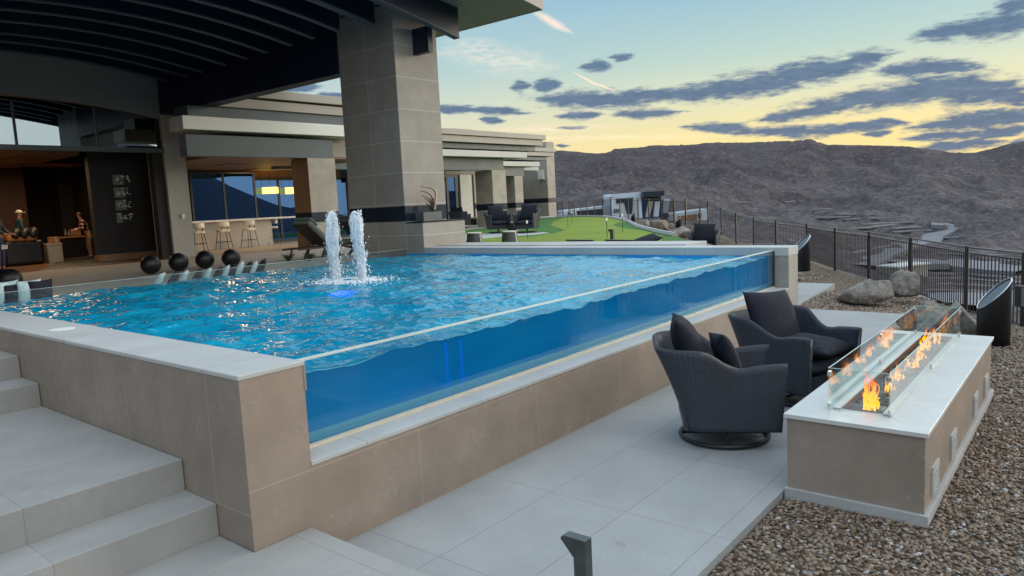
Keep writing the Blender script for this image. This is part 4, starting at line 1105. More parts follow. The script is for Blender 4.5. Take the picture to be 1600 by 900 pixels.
# sun chairs whose backs just clear the wall
for i, (u0, u1, lab) in enumerate(((885, 924.5, 'low sun chair with pale grey back behind the far wall, left one'), (946, 989, 'low sun chair with pale grey back behind the far wall, beside the dark lounge cushion'))):
    zt_ = 1.30; a = at(u0, 374.4, 2, zt_); b = at(u1, 374.9, 2, zt_); w = math.hypot(*(b-a)[:2]); ang = math.atan2(b[1]-a[1], b[0]-a[0])
    s = thing('sun_chair', lab, 'sun chair', ((a[0]+b[0])/2, (a[1]+b[1])/2, ZL), ang, 'sun chairs behind the far pool wall')
    MB().box(-w/2, w/2, 0, .05, .07, .244).build('back_pad', 'white_cloth', s, world=False, bevel=.01)
    MB().box(-w/2-.02, w/2+.02, -.01, .06, .245, .27).build('frame', 'black_metal', s, world=False)
    MB().box(-w/2, w/2, .055, .75, .09, .15).build('seat', 'white_cloth', s, world=False, bevel=.02)
    for x in (-w/2+.05, w/2-.05):
        for y in (.03, .7): MB().tube([(x, y, 0), (x, y, .09)], .018, 6).build('leg', 'black_metal', s, world=False)
a = at(1006, 379, 2, 1.25)
o = pillow('lounge_cushion', 'dark_fabric', .62, .5, .14, 5); o.location = (a[0]+.1, a[1], 1.29); o.rotation_euler = (R(10), R(-16), R(-40))
tag(o, 'dark lounge cushion tilted up beside the pale sun chairs', 'cushion')
MB_ = MB().box(a[0]-.35, a[0]+.4, a[1]-.3, a[1]+.3, ZL, 1.19).build('ottoman', 'black_metal', bevel=.03); tag(MB_, 'low black wicker ottoman under the tilted dark lounge cushion', 'ottoman')

# ================================================================== fire pit
X0, X1, Y0, Y1, ZTP = 3.04, 6.72, -3.07, -2.135, .59
fp = thing('fire_pit', 'long rectangular stone fire table with glass guard and pale stone top', 'fire pit', ((X0+X1)/2, (Y0+Y1)/2, 0))
i0, i1, j0, j1 = X0+.33, X1-.22, -2.735, -2.455
m_ = MB(); m_.box(X0+.02, X1-.02, Y0+.02, Y1-.02, .03, .46)
m_.box(X0+.02, X1-.02, Y0+.02, j0-.03, .46, .557); m_.box(X0+.02, X1-.02, j1+.03, Y1-.02, .46, .557)
m_.box(X0+.02, i0-.03, j0-.03, j1+.03, .46, .557); m_.box(i1+.03, X1-.02, j0-.03, j1+.03, .46, .557)
m_.build('base', 'tile_pit', fp)
MB().box(X0-.008, X1+.008, Y0-.008, Y1-.004, -.09, .029).build('plinth', 'concrete', fp, bevel=.004)
m_ = MB()
m_.prism([(X0, Y0), (X1, Y0), (i1, j0), (i0, j0)], 2, .559, ZTP); m_.prism([(X1, Y0), (X1, Y1), (i1, j1), (i1, j0)], 2, .559, ZTP)
m_.prism([(X1, Y1), (X0, Y1), (i0, j1), (i1, j1)], 2, .559, ZTP); m_.prism([(X0, Y1), (X0, Y0), (i0, j0), (i0, j1)], 2, .559, ZTP)
m_.build('stone_top', 'stone_top', fp, bevel=.0015, bseg=1)
m_ = MB(); m_.box(i0, i1, j0, j0+.006, .47, .60); m_.box(i0, i1, j1-.006, j1, .47, .60); m_.box(i0, i0+.006, j0+.0061, j1-.0061, .47, .60); m_.box(i1-.006, i1, j0+.0061, j1-.0061, .47, .60)
m_.build('burner_tray', 'burner', fp)
m_ = MB(); m_.box(i0-.04, i1+.03, j0-.052, j0-.002, ZTP+.001, ZTP+.014); m_.box(i0-.04, i1+.03, j1+.002, j1+.052, ZTP+.001, ZTP+.014)
m_.build('trough_lip', 'stone_top', fp, bevel=.002)
# fire glass and lava bed
gx_, gy_ = np.meshgrid(np.linspace(i0+.007, i1-.007, 160), np.linspace(j0+.007, j1-.007, 16), indexing='ij')
m_ = MB(); m_.grid(gx_, gy_, .535+.03*fbm(gx_*45, gy_*45, 2, 3)); m_.build('lava_bed', 'fire_media', fp, smooth=False)
# glass guard
ga0, ga1, gb0, gb1 = 3.30, 6.545, -2.79, -2.375; gz0, gz1 = ZTP+.012, .905; xm = (ga0+ga1)/2
def pane(x0, x1, y0, y1):
    p_ = MB().box(x0, x1, y0, y1, gz0, gz1-.0026).build('glass_pane', 'pane', fp)
    MB().box(x0, x1, y0, y1, gz1-.0025, gz1).build('pane_edge', 'pane_edge', p_)
    return p_
T_ = .008
pane(ga0, ga0+T_, gb0+.011, gb1-.011); pane(ga1-T_, ga1, gb0+.011, gb1-.011)
for (x0, x1) in ((ga0, xm-.003), (xm+.003, ga1)):
    pane(x0, x1, gb0, gb0+T_); pane(x0, x1, gb1-T_, gb1)
for x in (ga0+.02, xm, ga1-.02):
    for y in (gb0+.004, gb1-.004):
        for z in (gz0+.02, gz1-.045):
            MB().box(x-.024, x+.024, y-.010, y+.010, z-.017, z+.017).build('glass_clip', 'clip_metal', fp, bevel=.002)
for x in (3.42, 4.22, 5.50, 6.28):
    m_ = MB(); w = .13; h = .085; zc_ = .16
    m_.box(x-w, x+w, Y0+.004, Y0+.0195, zc_-h, zc_-h+.012); m_.box(x-w, x+w, Y0+.004, Y0+.0195, zc_+h-.012, zc_+h)
    for k in range(9): z = zc_-h+.02+k*.0205; m_.box(x-w+.012, x+w-.012, Y0+.006, Y0+.0195, z, z+.012)
    m_.box(x-w, x-w+.0118, Y0+.004, Y0+.0195, zc_-h+.0121, zc_+h-.0121); m_.box(x+w-.0118, x+w, Y0+.004, Y0+.0195, zc_-h+.0121, zc_+h-.0121)
    m_.build('vent', 'vent_white', fp)
# flames
m, t, b = material('flame'); t.n.remove(b); o_ = t.n['Material Output']; P = t.obj()
sz = t.node('ShaderNodeSeparateXYZ'); t.l.new(P, sz.inputs[0])
nn = t.noise(t.scl(P, (1, 1, .5)), 16, 3, .6)
k_ = t.math('ADD', t.math('MULTIPLY', sz.outputs[2], 2.6), t.math('MULTIPLY', nn, .45))
col = t.ramp(k_, [(0, (1, .13, .005)), (.22, (1, .36, .012)), (.5, (1, .30, .010)), (.9, (1, .10, .004))])
em = t.node('ShaderNodeEmission'); t.l.new(col, em.inputs[0]); em.inputs[1].default_value = 1.9
lw = t.node('ShaderNodeLayerWeight'); lw.inputs['Blend'].default_value = .5
tr = t.node('ShaderNodeBsdfTransparent'); mx = t.node('ShaderNodeMixShader')
t.l.new(t.mapr(lw.outputs['Facing'], .25, .9, .10, .92), mx.inputs[0]); t.l.new(em.outputs[0], mx.inputs[1]); t.l.new(tr.outputs[0], mx.inputs[2]); t.l.new(mx.outputs[0], o_.inputs[0])
def flame(x, y, h, seed, n=6, spread=.07, label=''):
    rnd = random.Random(seed); m_ = MB()
    for k in range(n):
        hh = h*rnd.uniform(.35, .95) if k > 1 else h*(1-.18*k); x0 = rnd.uniform(-spread, spread); y0 = rnd.uniform(-.045, .045); N = 22
        a0 = rnd.uniform(0, 6.28); tw = rnd.uniform(3, 7); lean = rnd.uniform(-.35, .35); z0 = 0 if rnd.random() < .75 else hh*rnd.uniform(.15, .5)
        wd = rnd.uniform(.007, .015)*(h/.25)**.5; L = []
        fa = rnd.uniform(0, 3.14)
        for i in range(N):
            t_ = i/(N-1); amp = .035*t_**.7*(h/.25)**.8
            cx_ = x0*(1-t_*.35)+amp*math.sin(a0+tw*t_)+lean*hh*t_**1.5; cy_ = y0*(1-t_*.4)+amp*.6*math.cos(a0*1.7+tw*t_)
            w_ = max(.0006, wd*(math.sin(math.pi*min(1, .12+.88*t_)**.62))*(1-t_*.55)*(1+.35*math.sin(a0*3+t_*14)))
            L.append((cx_, cy_, z0+hh*t_*(1 if z0 == 0 else .6), w_, fa+t_*1.8))
        vs = []; fs = []
        for (cx_, cy_, z, w_, an) in L:
            for q in range(8):
                th = 2*math.pi*q/8; ex = w_*math.cos(th); ey = w_*.42*math.sin(th)
                vs.append((cx_+ex*math.cos(an)-ey*math.sin(an), cy_+ex*math.sin(an)+ey*math.cos(an), z))
        for i in range(N-1):
            for q in range(8): fs.append((i*8+q, i*8+(q+1) % 8, (i+1)*8+(q+1) % 8, (i+1)*8+q))
        m_.add(vs, fs)
    o = m_.build('flame', 'flame', None, smooth=True); o.location = (x, y, .55); tag(o, label, 'flame', 'flames along the fire pit trough'); return o
for (fx, fy_, h, sd, n, sp_, lab) in ((3.60, -2.60, .33, 1, 22, .10, 'tallest yellow flame at the near end of the fire pit'), (3.84, -2.56, .10, 5, 8, .08, 'low flame right behind the tallest one in the fire pit'),
    (4.22, -2.60, .13, 9, 9, .09, 'orange flame before the middle clips of the fire pit glass'), (4.60, -2.58, .16, 12, 10, .09, 'orange flame just before the middle joint of the guard glass'),
    (5.05, -2.60, .13, 15, 9, .10, 'orange flame just past the middle joint of the guard glass'), (5.50, -2.60, .15, 19, 9, .10, 'flame two thirds along the fire pit trough'),
    (5.95, -2.58, .24, 21, 14, .10, 'bright yellow flame near the far end of the fire pit'), (6.33, -2.60, .19, 27, 11, .08, 'last orange flame against the far glass end of the fire pit')):
    flame(fx, fy_, h, sd, n, sp_, lab)

# ================================================================== bollards, path lights
def slant_bollard(label, p, r, lo_, hi_, ang, group='slant topped dark bollards'):
    t = thing('slant_bollard', label, 'bollard', p, ang, group); m_ = MB(); N = 36
    def zt(x): return lo_+(hi_-lo_)*(x+r)/(2*r)
    vs = [(r*math.cos(a), r*math.sin(a), -.08) for a in np.linspace(0, 2*math.pi, N+1)[:-1]] + [(r*math.cos(a), r*math.sin(a), zt(r*math.cos(a))) for a in np.linspace(0, 2*math.pi, N+1)[:-1]]
    m_.add(vs, [(k, (k+1) % N, N+(k+1) % N, N+k) for k in range(N)]+[tuple(range(N))[::-1]]); o = m_.build('body', 'black_gloss', t, world=False)
    for f in o.data.polygons: f.use_smooth = len(f.vertices) == 4
    ri = r*.93; vs = [(ri*math.cos(a), ri*math.sin(a), zt(ri*math.cos(a))-.012) for a in np.linspace(0, 2*math.pi, N+1)[:-1]]
    MB().add(vs, [tuple(range(N))]).build('lid', 'grey_lid', t, world=False)
    pts = [(r*.97*math.cos(a), r*.97*math.sin(a), zt(r*.97*math.cos(a))) for a in np.linspace(0, 2*math.pi, N+1)[:-1]]
    MB().tube(pts, .009*r/.2, 6, closed=True).build('rim', 'steel', t, smooth=True, world=False); return t
simple('grey_lid', (.05, .066, .082), .3, var=.1)
angR = math.atan2(RT[1], RT[0])
slant_bollard('big dark cylinder bollard with slanted grey top beside the railing', (9.62, -2.79, -.05), .20, .50, .92, angR-R(16))
D_ = lambda u, v, dist: CAM+ray(u, v)/np.hypot(*ray(u, v)[:2])*dist
p = D_(1250, 417, 16); slant_bollard('dark slanted bollard showing behind the right end of the pool wall', (p[0], p[1], p[2]), .20, .25, .66, angR)
p = D_(1060, 357.5, 28); slant_bollard('small dark slanted light between the boulders beyond the lawn', tuple(p), .10, .26, .45, angR)
p = D_(989, 346, 38); slant_bollard('tiny dark slanted light at the outer curb of the lawn', tuple(p), .10, .24, .48, angR)
def path_light(label, zt, px, h, zb):
    c = [at(u, v, 2, zt) for u, v in px]           # corners of the head: tip-left, near, right, back
    x0 = c[1][0]; x1 = c[2][0]; ya = c[1][1]; yb = c[0][1]
    t = thing('path_light', label, 'path light', ((x0+x1)/2, ya, zb), 0, 'black angular path lights')
    w = (x1-x0)
    prof = [(ya, zb), (ya, zt), (yb, zt), (yb+.018, zt-.022), (ya+w*1.25, zt-.022-(yb-ya)*.62), (ya+w*1.25, zb)]
    MB().prism(prof, 0, x0, x1).build('post', 'grey_metal_post', t, bevel=.002)
    MB().box(x0+.01, x1-.01, ya+w*1.25+.01, yb-.01, zt-.0275-.02, zt-.027).build('lamp', 'cream', t) if False else None
    return t
path_light('black angular path light post standing on the paving at the bottom edge', .42, [(877.8, 836.7), (913.9, 846.7), (923.9, 839.4)], .42, 0)
p = at(957, 374, 2, ZL)
t = thing('path_light', 'black angular path light standing on the putting green', 'path light', (p[0], p[1], ZL), 0, 'black angular path lights')
MB().prism([(-.05, 0), (-.05, .30), (.10, .30), (.12, .27), (.05, .20), (.05, 0)], 0, -.045, .045).build('post', 'grey_metal_post', t, world=False)
# skimmer lid on the end wall coping
a = at(109, 513, 2, ZT)
MB().lathe([(.105, 0), (.105, .004), (.09, .006)], (0, 0, 0), 28).build('skimmer_lid', 'white_metal', None).location = (.22, a[1], ZT+.001)
o = bpy.data.objects['skimmer_lid']; o.parent = pool; o.location = (.22-5, a[1]-4.5, ZT+.001)

# ================================================================== boulders
def boulder(label, c, s, seed, mat='rock', rz=0, group='boulders set in the gravel'):
    bm = bmesh.new(); bmesh.ops.create_icosphere(bm, subdivisions=4, radius=1)
    v = np.array([x.co for x in bm.verts]); 
    d = 1+.42*(fbm(v[:, 0]*1.1+seed*3.1, v[:, 1]*1.1+v[:, 2]*1.7, 3, seed)-.5)+.40*(fbm(v[:, 0]*3+seed, v[:, 2]*3+v[:, 1]*2, 3, seed+5, .5, True)-.6)
    v = v*d[:, None]; v[:, 2] = np.where(v[:, 2] < -.45, -.45+(v[:, 2]+.45)*.2, v[:, 2])
    # chipped planes
    rnd = np.random.RandomState(seed)
    for k in range(12):
        nrm = rnd.normal(size=3); nrm /= np.linalg.norm(nrm); h = rnd.uniform(.55, .82); e = v@nrm; v = v-np.maximum(e-h, 0)[:, None]*nrm*.85
    for x, q in zip(bm.verts, v): x.co = (q[0]*s[0], q[1]*s[1], q[2]*s[2])
    me = bpy.data.meshes.new('boulder'); bm.to_mesh(me); bm.free(); me.materials.append(MATS[mat])
    me.polygons.foreach_set('use_smooth', [True]*len(me.polygons))
    o = bpy.data.objects.new('boulder', me); COL.objects.link(o); o.location = c; o.rotation_euler = (0, 0, rz); tag(o, label, 'boulder', group); return o
p = at(1345, 471, 2, .0); boulder('long low grey boulder at the paving edge beyond the wicker chairs', (p[0]+.30, p[1], .10), (.70, .34, .30), 3, rz=angR+.1)
p = at(1407, 462, 2, .0); boulder('darker boulder touching the right end of the long low one', (p[0]+.35, p[1]-.02, .12), (.34, .30, .33), 8, rz=angR)
p = at(1482, 530, 2, -.02); boulder('rounded brown boulder seen through the far end of the fire pit glass', (p[0]+.55, p[1]+.35, .12), (.44, .34, .40), 12, rz=angR)
p = at(1516, 532, 2, -.02); boulder('squarish speckled boulder just left of the big slanted bollard', (p[0]+.35, p[1]+.2, .12), (.28, .26, .36), 15, rz=angR)
for (u, v, dist, w, h, lab, sd) in ((1029, 361, 29, .46, .36, 'tan boulder, largest of the heap at the lawn curb', 21), (1060, 371.5, 25, .46, .28, 'grey boulder partly hidden by the chair cushion near the lawn edge', 22), (1008, 356, 32, .26, .22, 'small grey boulder left of the tan one at the lawn curb', 23), (1050, 357, 28, .16, .14, 'smallest boulder wedged between the tan and grey ones', 24)):
    p = D_(u, v, dist); boulder(lab, (p[0], p[1], p[2]+h*.5), (w, w*.8, h), sd, 'boulder_far' if sd == 21 else 'rock', angR)

# ================================================================== flags on the putting green
fl = [(824.5, 373, 345.5, 'putting flag nearest the right hand lawn chair'), (767.5, 362, 336, 'putting flag whose head shows over the left lawn chair'), (887.5, 356, 337.5, 'putting flag pin without cloth left of the far curb'), (894, 348.5, 331.5, 'putting flag farthest away near the end of the house'), (948.8, 372.5, 341.5, 'putting flag nearest the angular path light'), (973, 363.5, 335.5, 'putting flag by the dark green patch at the outer curb')]
for i, (u, vb, vt, lab) in enumerate(fl):
    p = at(u, vb, 2, ZL); dist = np.hypot(*(p-CAM)[:2]); h = (vb-vt)/F*dist
    t = thing('putting_flag', lab, 'golf flag', (p[0], p[1], ZL), 0, 'putting flags')
    MB().tube([(0, 0, 0), (0, 0, h)], .009, 6).build('pole', 'black_metal', t, world=False)
    if i != 2: MB().box(-.04, .04, -.008, .008, h-.08, h+.02).build('flag', 'white_counter', t, world=False)

# ================================================================== black spheres and pillows by the sunken lounge
for i, (u, v, r_, lab) in enumerate(((235.5, 413.5, .218, 'large matte black ball leftmost of the row of four'), (279, 409.5, .218, 'large matte black ball second from left in the row of four'), (320, 405.5, .218, 'large matte black ball third from left in the row of four'), (361, 403, .218, 'large matte black ball rightmost of the row, nearest the bar'), (15, 436.5, .218, 'large matte black ball standing alone at the left edge'))):
    p = at(u, v, 2, ZL+r_)
    m_ = MB(); m_.lathe([(max(.001, r_*math.sin(a)), -r_*math.cos(a)) for a in np.linspace(0.02, math.pi-.02, 25)], (0, 0, 0), 48); o = m_.build('black_ball', 'ball_black', smooth=True) if 'ball_black' in MATS else None
    if o is None: simple('ball_black', (.007, .0075, .010), .42, var=.1, vscale=2); o = m_.build('black_ball', 'ball_black', smooth=True)
    o.location = (p[0], p[1], ZL+r_-.003); tag(o, lab, 'black ball', 'black balls on the pool deck')
pl_ = [(246, 427, 1, 22, 'leftmost pale blue pillow of the row leaning behind the glass'), (268, 431, 0, 20, 'leftmost black pillow of the row behind the glass'), (284, 427, 1, 22, 'second pale blue pillow from the left in the long row'), (306, 427, 0, 18, 'black pillow below the third black ball'), (321, 422, 1, 22, 'pale blue pillow below the third black ball'), (338, 420, 0, 18, 'black pillow right of the third black ball'), (350, 415, 1, 20, 'pale blue pillow below the rightmost black ball'), (360, 413, 0, 16, 'black pillow in front of the rightmost black ball'), (372, 409, 1, 20, 'tall pale blue pillow beside the rightmost black ball'), (385, 409, 0, 16, 'black pillow right of the tall pale one'), (394, 408, 1, 18, 'last pale blue pillow before the loungers'), (407, 405, 0, 14, 'last black pillow at the right end of the row'),
       (2, 442, 1, 22, 'pale blue pillow cut by the left edge'), (16, 446, 0, 22, 'black pillow under the lone black ball'), (39, 440, 1, 20, 'upright pale blue pillow right of the lone black ball'), (57, 440, 0, 20, 'black pillow ending the left hand group')]
for i, (u, vt, pale, wpx, lab) in enumerate(pl_):
    Yp = 9.30 if i < 12 else 9.35
    p = at(u, vt+1, 1, Yp); S_ = .40 if i < 12 else .42
    o = pillow('pool_pillow', 'pillow_teal' if pale else 'dark_fabric', S_, S_, .14, i, n=14)
    tilt = -62 if i < 12 else -84
    zc_ = ZL+.5*S_*math.sin(R(abs(tilt)))+.02
    o.matrix_world = Matrix.Translation((p[0]+.05, Yp+(.08 if i < 12 else 0), min(zc_, max(p[2]-.42*S_, zc_-.12)))) @ Matrix.Rotation(R(-35 if i < 12 else -70), 4, 'Z') @ Matrix.Rotation(R(tilt), 4, 'Y')
    tag(o, lab, 'pillow', 'pillows along the sunken lounge')

# ================================================================== loungers
def lounger(label, p, rz, group):
    L = thing('sun_lounger', label, 'sun lounger', p, rz, group)
    for y in (-.30, .30): MB().box(-1.15, .95, y-.025, y+.025, .26, .31).build('side_rail', 'wood_dark', L, world=False)
    for x, dx in ((-.85, -.14), (-.25, -.12), (.75, .10)):
        for y in (-.30, .30): MB().tube([(x, y, .27), (x+dx, y, 0)], .026, 6).build('leg', 'wood_dark', L, world=False)
    MB().tube([(-.62, 0, .3), (-.30, 0, .62)], .022, 6).build('back_strut', 'wood_dark', L, world=False)
    M = Matrix.Translation((-.10, 0, .34)) @ Matrix.Rotation(R(40), 4, 'Y')
    m_ = MB(); m_.M = M; m_.box(-.88, 0, -.31, .31, -.02, .02); m_.build('backrest', 'wood_dark', L, world=False)
    m_ = MB(); m_.M = M; m_.box(-.90, 0.02, -.32, .32, .022, .15); m_.build('back_cushion', 'cushion_green', L, world=False, bevel=.035, bseg=3)
    m_ = MB(); m_.M = M; m_.box(-.93, -.62, -.33, .33, .151, .22); m_.build('head_pillow', 'cushion_green', L, world=False, bevel=.03, bseg=3)
    MB().box(-.02, .95, -.32, .32, .315, .43).build('seat_cushion', 'cushion_green', L, world=False, bevel=.035, bseg=3)
    return L
simple('wood_dark', (.045, .028, .022), .6, var=.3)
p = at(468, 405, 2, ZL); lounger('wooden sun lounger with raised grey green backrest, left one by the fountain', (p[0]+.75, p[1]-.1, ZL), R(6), 'wooden sun loungers')
lounger('wooden sun lounger mostly hidden behind the fountain jets', (p[0]+2.05, p[1]-.35, ZL), R(4), 'wooden sun loungers')
# grass tufts
m, t, b = material('tuft_green'); b.inputs['Base Color'].default_value = (.05, .075, .03, 1); b.inputs['Roughness'].default_value = .8
for i, (u, v, lab) in enumerate(((451, 408, 'small grassy tuft on the pool edge left of the lounger'), (484, 407, 'small grassy tuft under the left lounger'), (513, 402, 'small grassy tuft beside the fountain jets'))):
    p = at(u, v, 2, ZL); rnd = random.Random(i); m_ = MB()
    for k in range(130):
        a = rnd.uniform(0, 6.28); l = rnd.uniform(.10, .24); sp_ = rnd.uniform(.05, .22)
        q = [(0.03*math.cos(a), .03*math.sin(a), 0), (sp_*.5*math.cos(a), sp_*.5*math.sin(a), l*.7), (sp_*math.cos(a), sp_*math.sin(a), l*rnd.uniform(.7, 1))]
        m_.tube(q, [.006, .005, .001], 3)
    o = m_.build('grass_tuft', 'tuft_green'); o.location = (p[0], p[1], ZL); tag(o, lab, 'plant', 'grass tufts on the deck')

# ================================================================== bar stools
def stool(label, p, rz, group):
    s = thing('bar_stool', label, 'bar stool', p, rz, group)
    MB().prism(rounded(.42, .42, .08), 2, .66, .75).build('seat', 'cream', s, world=False, bevel=.02)
    a = np.linspace(R(115), R(245), 12); m_ = MB()
    o_ = [(.25*math.cos(x), .25*math.sin(x)) for x in a]; i_ = [(.21*math.cos(x), .21*math.sin(x)) for x in a[::-1]]
    m_.prism(o_+i_, 2, .86, 1.04); m_.build('backrest', 'cream', s, world=False, bevel=.01)
    for x, y in ((.16, .16), (.16, -.16), (-.16, .16), (-.16, -.16)):
        MB().tube([(x, y, .66), (x*1.55, y*1.55, 0)], .014, 6).build('leg', 'black_metal', s, world=False)
    for y in (-.12, .12): MB().tube([(-.19, y, .70), (-.235, y*.9, .88)], .012, 6).build('back_post', 'black_metal', s, world=False)
    MB().tube([(.205, .205, .28), (-.205, .205, .28), (-.205, -.205, .28), (.205, -.205, .28)], .010, 6, closed=True).build('footrest', 'black_metal', s, world=False)
    return s
st = [(312, 391.5, 'cream bar stool closest to the stone column'), (351, 388.5, 'cream bar stool second from the stone column'), (391, 384.5, 'cream bar stool third from the stone column'), (427, 380.0, 'cream bar stool at the open right end of the bar')]
base = None
for i, (u, v, lab) in enumerate(st):
    p = at(u, v, 1, 22.25 if i < 3 else 22.9)
    if base is None: base = stool(lab, (p[0], p[1], ZL), R(78), 'cream bar stools at the bar')
    else: c = copy_tree(base); c.location = (p[0], p[1], ZL); c.rotation_euler.z = R((78, 80, 95, 160)[i]); tag(c, lab, 'bar stool')
# ================================================================== sculpture
sc = thing('fin_sculpture', 'bronze sculpture of five sweeping fins on a grey block on the plinth', 'sculpture', (10.0, 8.68, 1.906))
a = at(656, 338, 1, 8.68); b = at(684.5, 338, 1, 8.68)
MB().box(a[0], b[0], 8.55, 8.83, 1.906, 2.12).build('block', 'sculpt_base', sc, bevel=.004)
def S2(u, v, y=8.69): q = at(u, v, 1, y); return Vector((q[0], q[1], q[2]))
px = [[(678, 331), (680, 318), (682, 305), (680, 297), (672, 292.5), (655, 291.5)], [(678, 330), (679, 316), (675, 306), (668, 300), (656, 298)], [(677.5, 330), (678, 320), (674, 312), (667, 307), (659, 306)], [(677, 330), (676, 322), (672, 316), (668, 312), (663, 309.5)], [(676.5, 330), (673, 325), (669, 320), (665.5, 317)]]
for k, pp in enumerate(px):
    m_ = MB(); q = [S2(u, v, 8.62+.03*k) for u, v in pp]; d = []
    for a, b in zip(q[:-1], q[1:]): d += [a.lerp(b, j/4) for j in range(4)]
    d.append(q[-1]); d = [sum((d[max(0, min(len(d)-1, i+o))] for o in (-2, -1, 0, 1, 2)), Vector())/5 for i in range(len(d))]
    n = len(d); m_.tube(d, [.034*(1-.75*i/(n-1))+.004 for i in range(n)], 8); m_.build('fin', 'bronze', sc, smooth=True)

# ================================================================== fountain
def jet(label, x, y, h, seed):
    m_ = MB(); N = 130; seg = 64; th = np.linspace(0, 2*math.pi, seg+1)[:-1]
    f = thing('fountain_jet', label, 'fountain', (x, y, ZW), 0, 'bubbling water jets in the pool')
    zz = np.linspace(-.03, h, N); T_, Z_ = np.meshgrid(th, zz)
    prof = np.interp(zz/h, [0, .08, .35, .7, .88, .97, 1], [.06, .055, .06, .075, .072, .042, .01])
    nz_ = fbm(np.cos(T_)*2.2+seed*5+Z_*1.4, np.sin(T_)*2.2+Z_*3.2, 4, seed)-.5
    st_ = fbm(T_*4+seed, Z_*1.8, 3, seed+4, .5, True)-.6
    nz3 = fbm(np.cos(T_)*7+seed, np.sin(T_)*7+Z_*9, 3, seed+20)-.5
    RR_ = prof[:, None]*(1+1.1*nz_+.6*st_+.9*nz3)
    sway = .03*np.sin(Z_*3+seed)+.02*(vnoise(Z_*5, Z_*0, seed)-.5)
    X_ = RR_*np.cos(T_)+sway; Y_ = RR_*np.sin(T_)
    vs = list(zip(X_.ravel(), Y_.ravel(), Z_.ravel())); fs = [(i*seg+k, i*seg+(k+1) % seg, (i+1)*seg+(k+1) % seg, (i+1)*seg+k) for i in range(N-1) for k in range(seg)]
    fs += [tuple(range(seg))[::-1], tuple((N-1)*seg+k for k in range(seg))]
    m_.add(vs, fs); m_.build('water_column', 'froth', f, smooth=True, world=False, fixn=False)
    rnd = random.Random(seed); m_ = MB(); bm = bmesh.new(); bmesh.ops.create_icosphere(bm, subdivisions=1, radius=1); iv = [v.co.copy() for v in bm.verts]; fi = [tuple(v.index for v in q.verts) for q in bm.faces]; bm.free()
    for k in range(620):
        z = rnd.uniform(-.01, h*1.0); sp_ = rnd.gauss(0, 1)*(.02+.07*(1-z/h)); a = rnd.uniform(0, 6.28); rr = .05+abs(sp_)
        s_ = rnd.choice((.003, .004, .005, .007, .011)); el_ = rnd.uniform(1, 2.6)
        m_.add([(rr*math.cos(a)+v.x*s_, rr*math.sin(a)+v.y*s_, z+v.z*s_*el_) for v in iv], fi)
    tag(m_.build('spray', 'froth', f, smooth=True, world=False, fixn=False), kind='stuff'); return f
jet('left bubbling white water jet rising from the pool', 4.80, 5.38, 1.12, 3)
jet('right bubbling white water jet rising from the pool', 4.92, 4.93, 1.10, 8)
# churned foam where the jets fall back
m_ = MB(); rnd = random.Random(5); bm = bmesh.new(); bmesh.ops.create_icosphere(bm, subdivisions=1, radius=1); iv = [v.co.copy() for v in bm.verts]; fi = [tuple(v.index for v in q.verts) for q in bm.faces]; bm.free()
for k in range(1300):
    a = rnd.uniform(0, 6.28); r_ = .08+abs(rnd.gauss(0, .30)); cx_ = 4.87+.05*math.cos(a)+r_*math.cos(a)*1.1; cy_ = 5.15+r_*math.sin(a)*1.5
    s_ = rnd.uniform(.003, .015)*(1.2-min(1, r_)); m_.add([(cx_+v.x*s_*1.6, cy_+v.y*s_*1.6, ZW+.02+rnd.random()*.0+v.z*s_*.9+.03*math.exp(-r_*3)*rnd.random()) for v in iv], fi)
tag(m_.build('foam_patch', 'foam', smooth=True, fixn=False), kind='stuff')
q = at(545, 460, 2, ZW-.02)
led = thing('pool_light', 'glowing blue underwater light ring just in front of the jets', 'pool light', (q[0]+.15, q[1]+.25, ZW-.38))
MB().lathe([(.01, 0), (.20, 0), (.20, .02), (.01, .021)], (0, 0, 0), 32).build('lens', 'led_blue', led, world=False)
for i, (u, v) in enumerate(((680, 600), (703, 596))):  # glowing rods added in place of underwater light beams
    Yr = .75; a = at(u, v, 1, Yr); o = MB().tube([(0, 0, -.9), (0, 0, .30)], .016, 10).build('light_beam_rod', 'beam_blue' if 'beam_blue' in MATS else simple('beam_blue', (.01, .02, .6), .4, emis=(.02, .06, 1), estr=.7)); o.location = (a[0], Yr, .72); tag(o, ('left' if i == 0 else 'right')+' thin blue light beam underwater behind the acrylic, drawn as a glowing rod', 'light beam', 'blue light beams under the water')

# ================================================================== lamps hung indoors
for i, (u0, u1, v0, v1, Yl, lab) in enumerate(((411, 432.5, 293, 302.5, 24.6, 'glowing yellow drum pendant seen through the sliding glass, left one'), (446.5, 459.5, 293, 303, 24.6, 'glowing yellow drum pendant seen beside the brown pier'), (-8, 4, 193, 215, 19.9, 'glowing yellow drum pendant high behind the clerestory at the left edge'))):
    a = at(u0, (v0+v1)/2, 1, Yl); b = at(u1, (v0+v1)/2, 1, Yl); r_ = (b[0]-a[0])/2; zt_ = at((u0+u1)/2, v0, 1, Yl)[2]; zb_ = at((u0+u1)/2, v1, 1, Yl)[2]
    if i < 2: Yl = 24.0; a = at(u0, v0, 1, Yl); b = at(u1, v0, 1, Yl); r_ = (b[0]-a[0])/2; zt_ = at(u0, v0, 1, Yl)[2]; zb_ = at(u0, v1, 1, Yl)[2]
    t = thing('pendant_lamp', lab, 'pendant lamp', ((a[0]+b[0])/2, Yl, zb_), 0, 'yellow drum pendant lamps')
    MB().lathe([(r_, 0), (r_, zt_-zb_)], (0, 0, 0), 28).build('lamp_shade', 'lamp_glow', t, smooth=False, world=False)
    MB().tube([(0, 0, zt_-zb_), (0, 0, min(4.1, zt_+1.5)-zb_ if i < 2 else 2.2)], .008, 6).build('cord', 'black_metal', t, world=False)
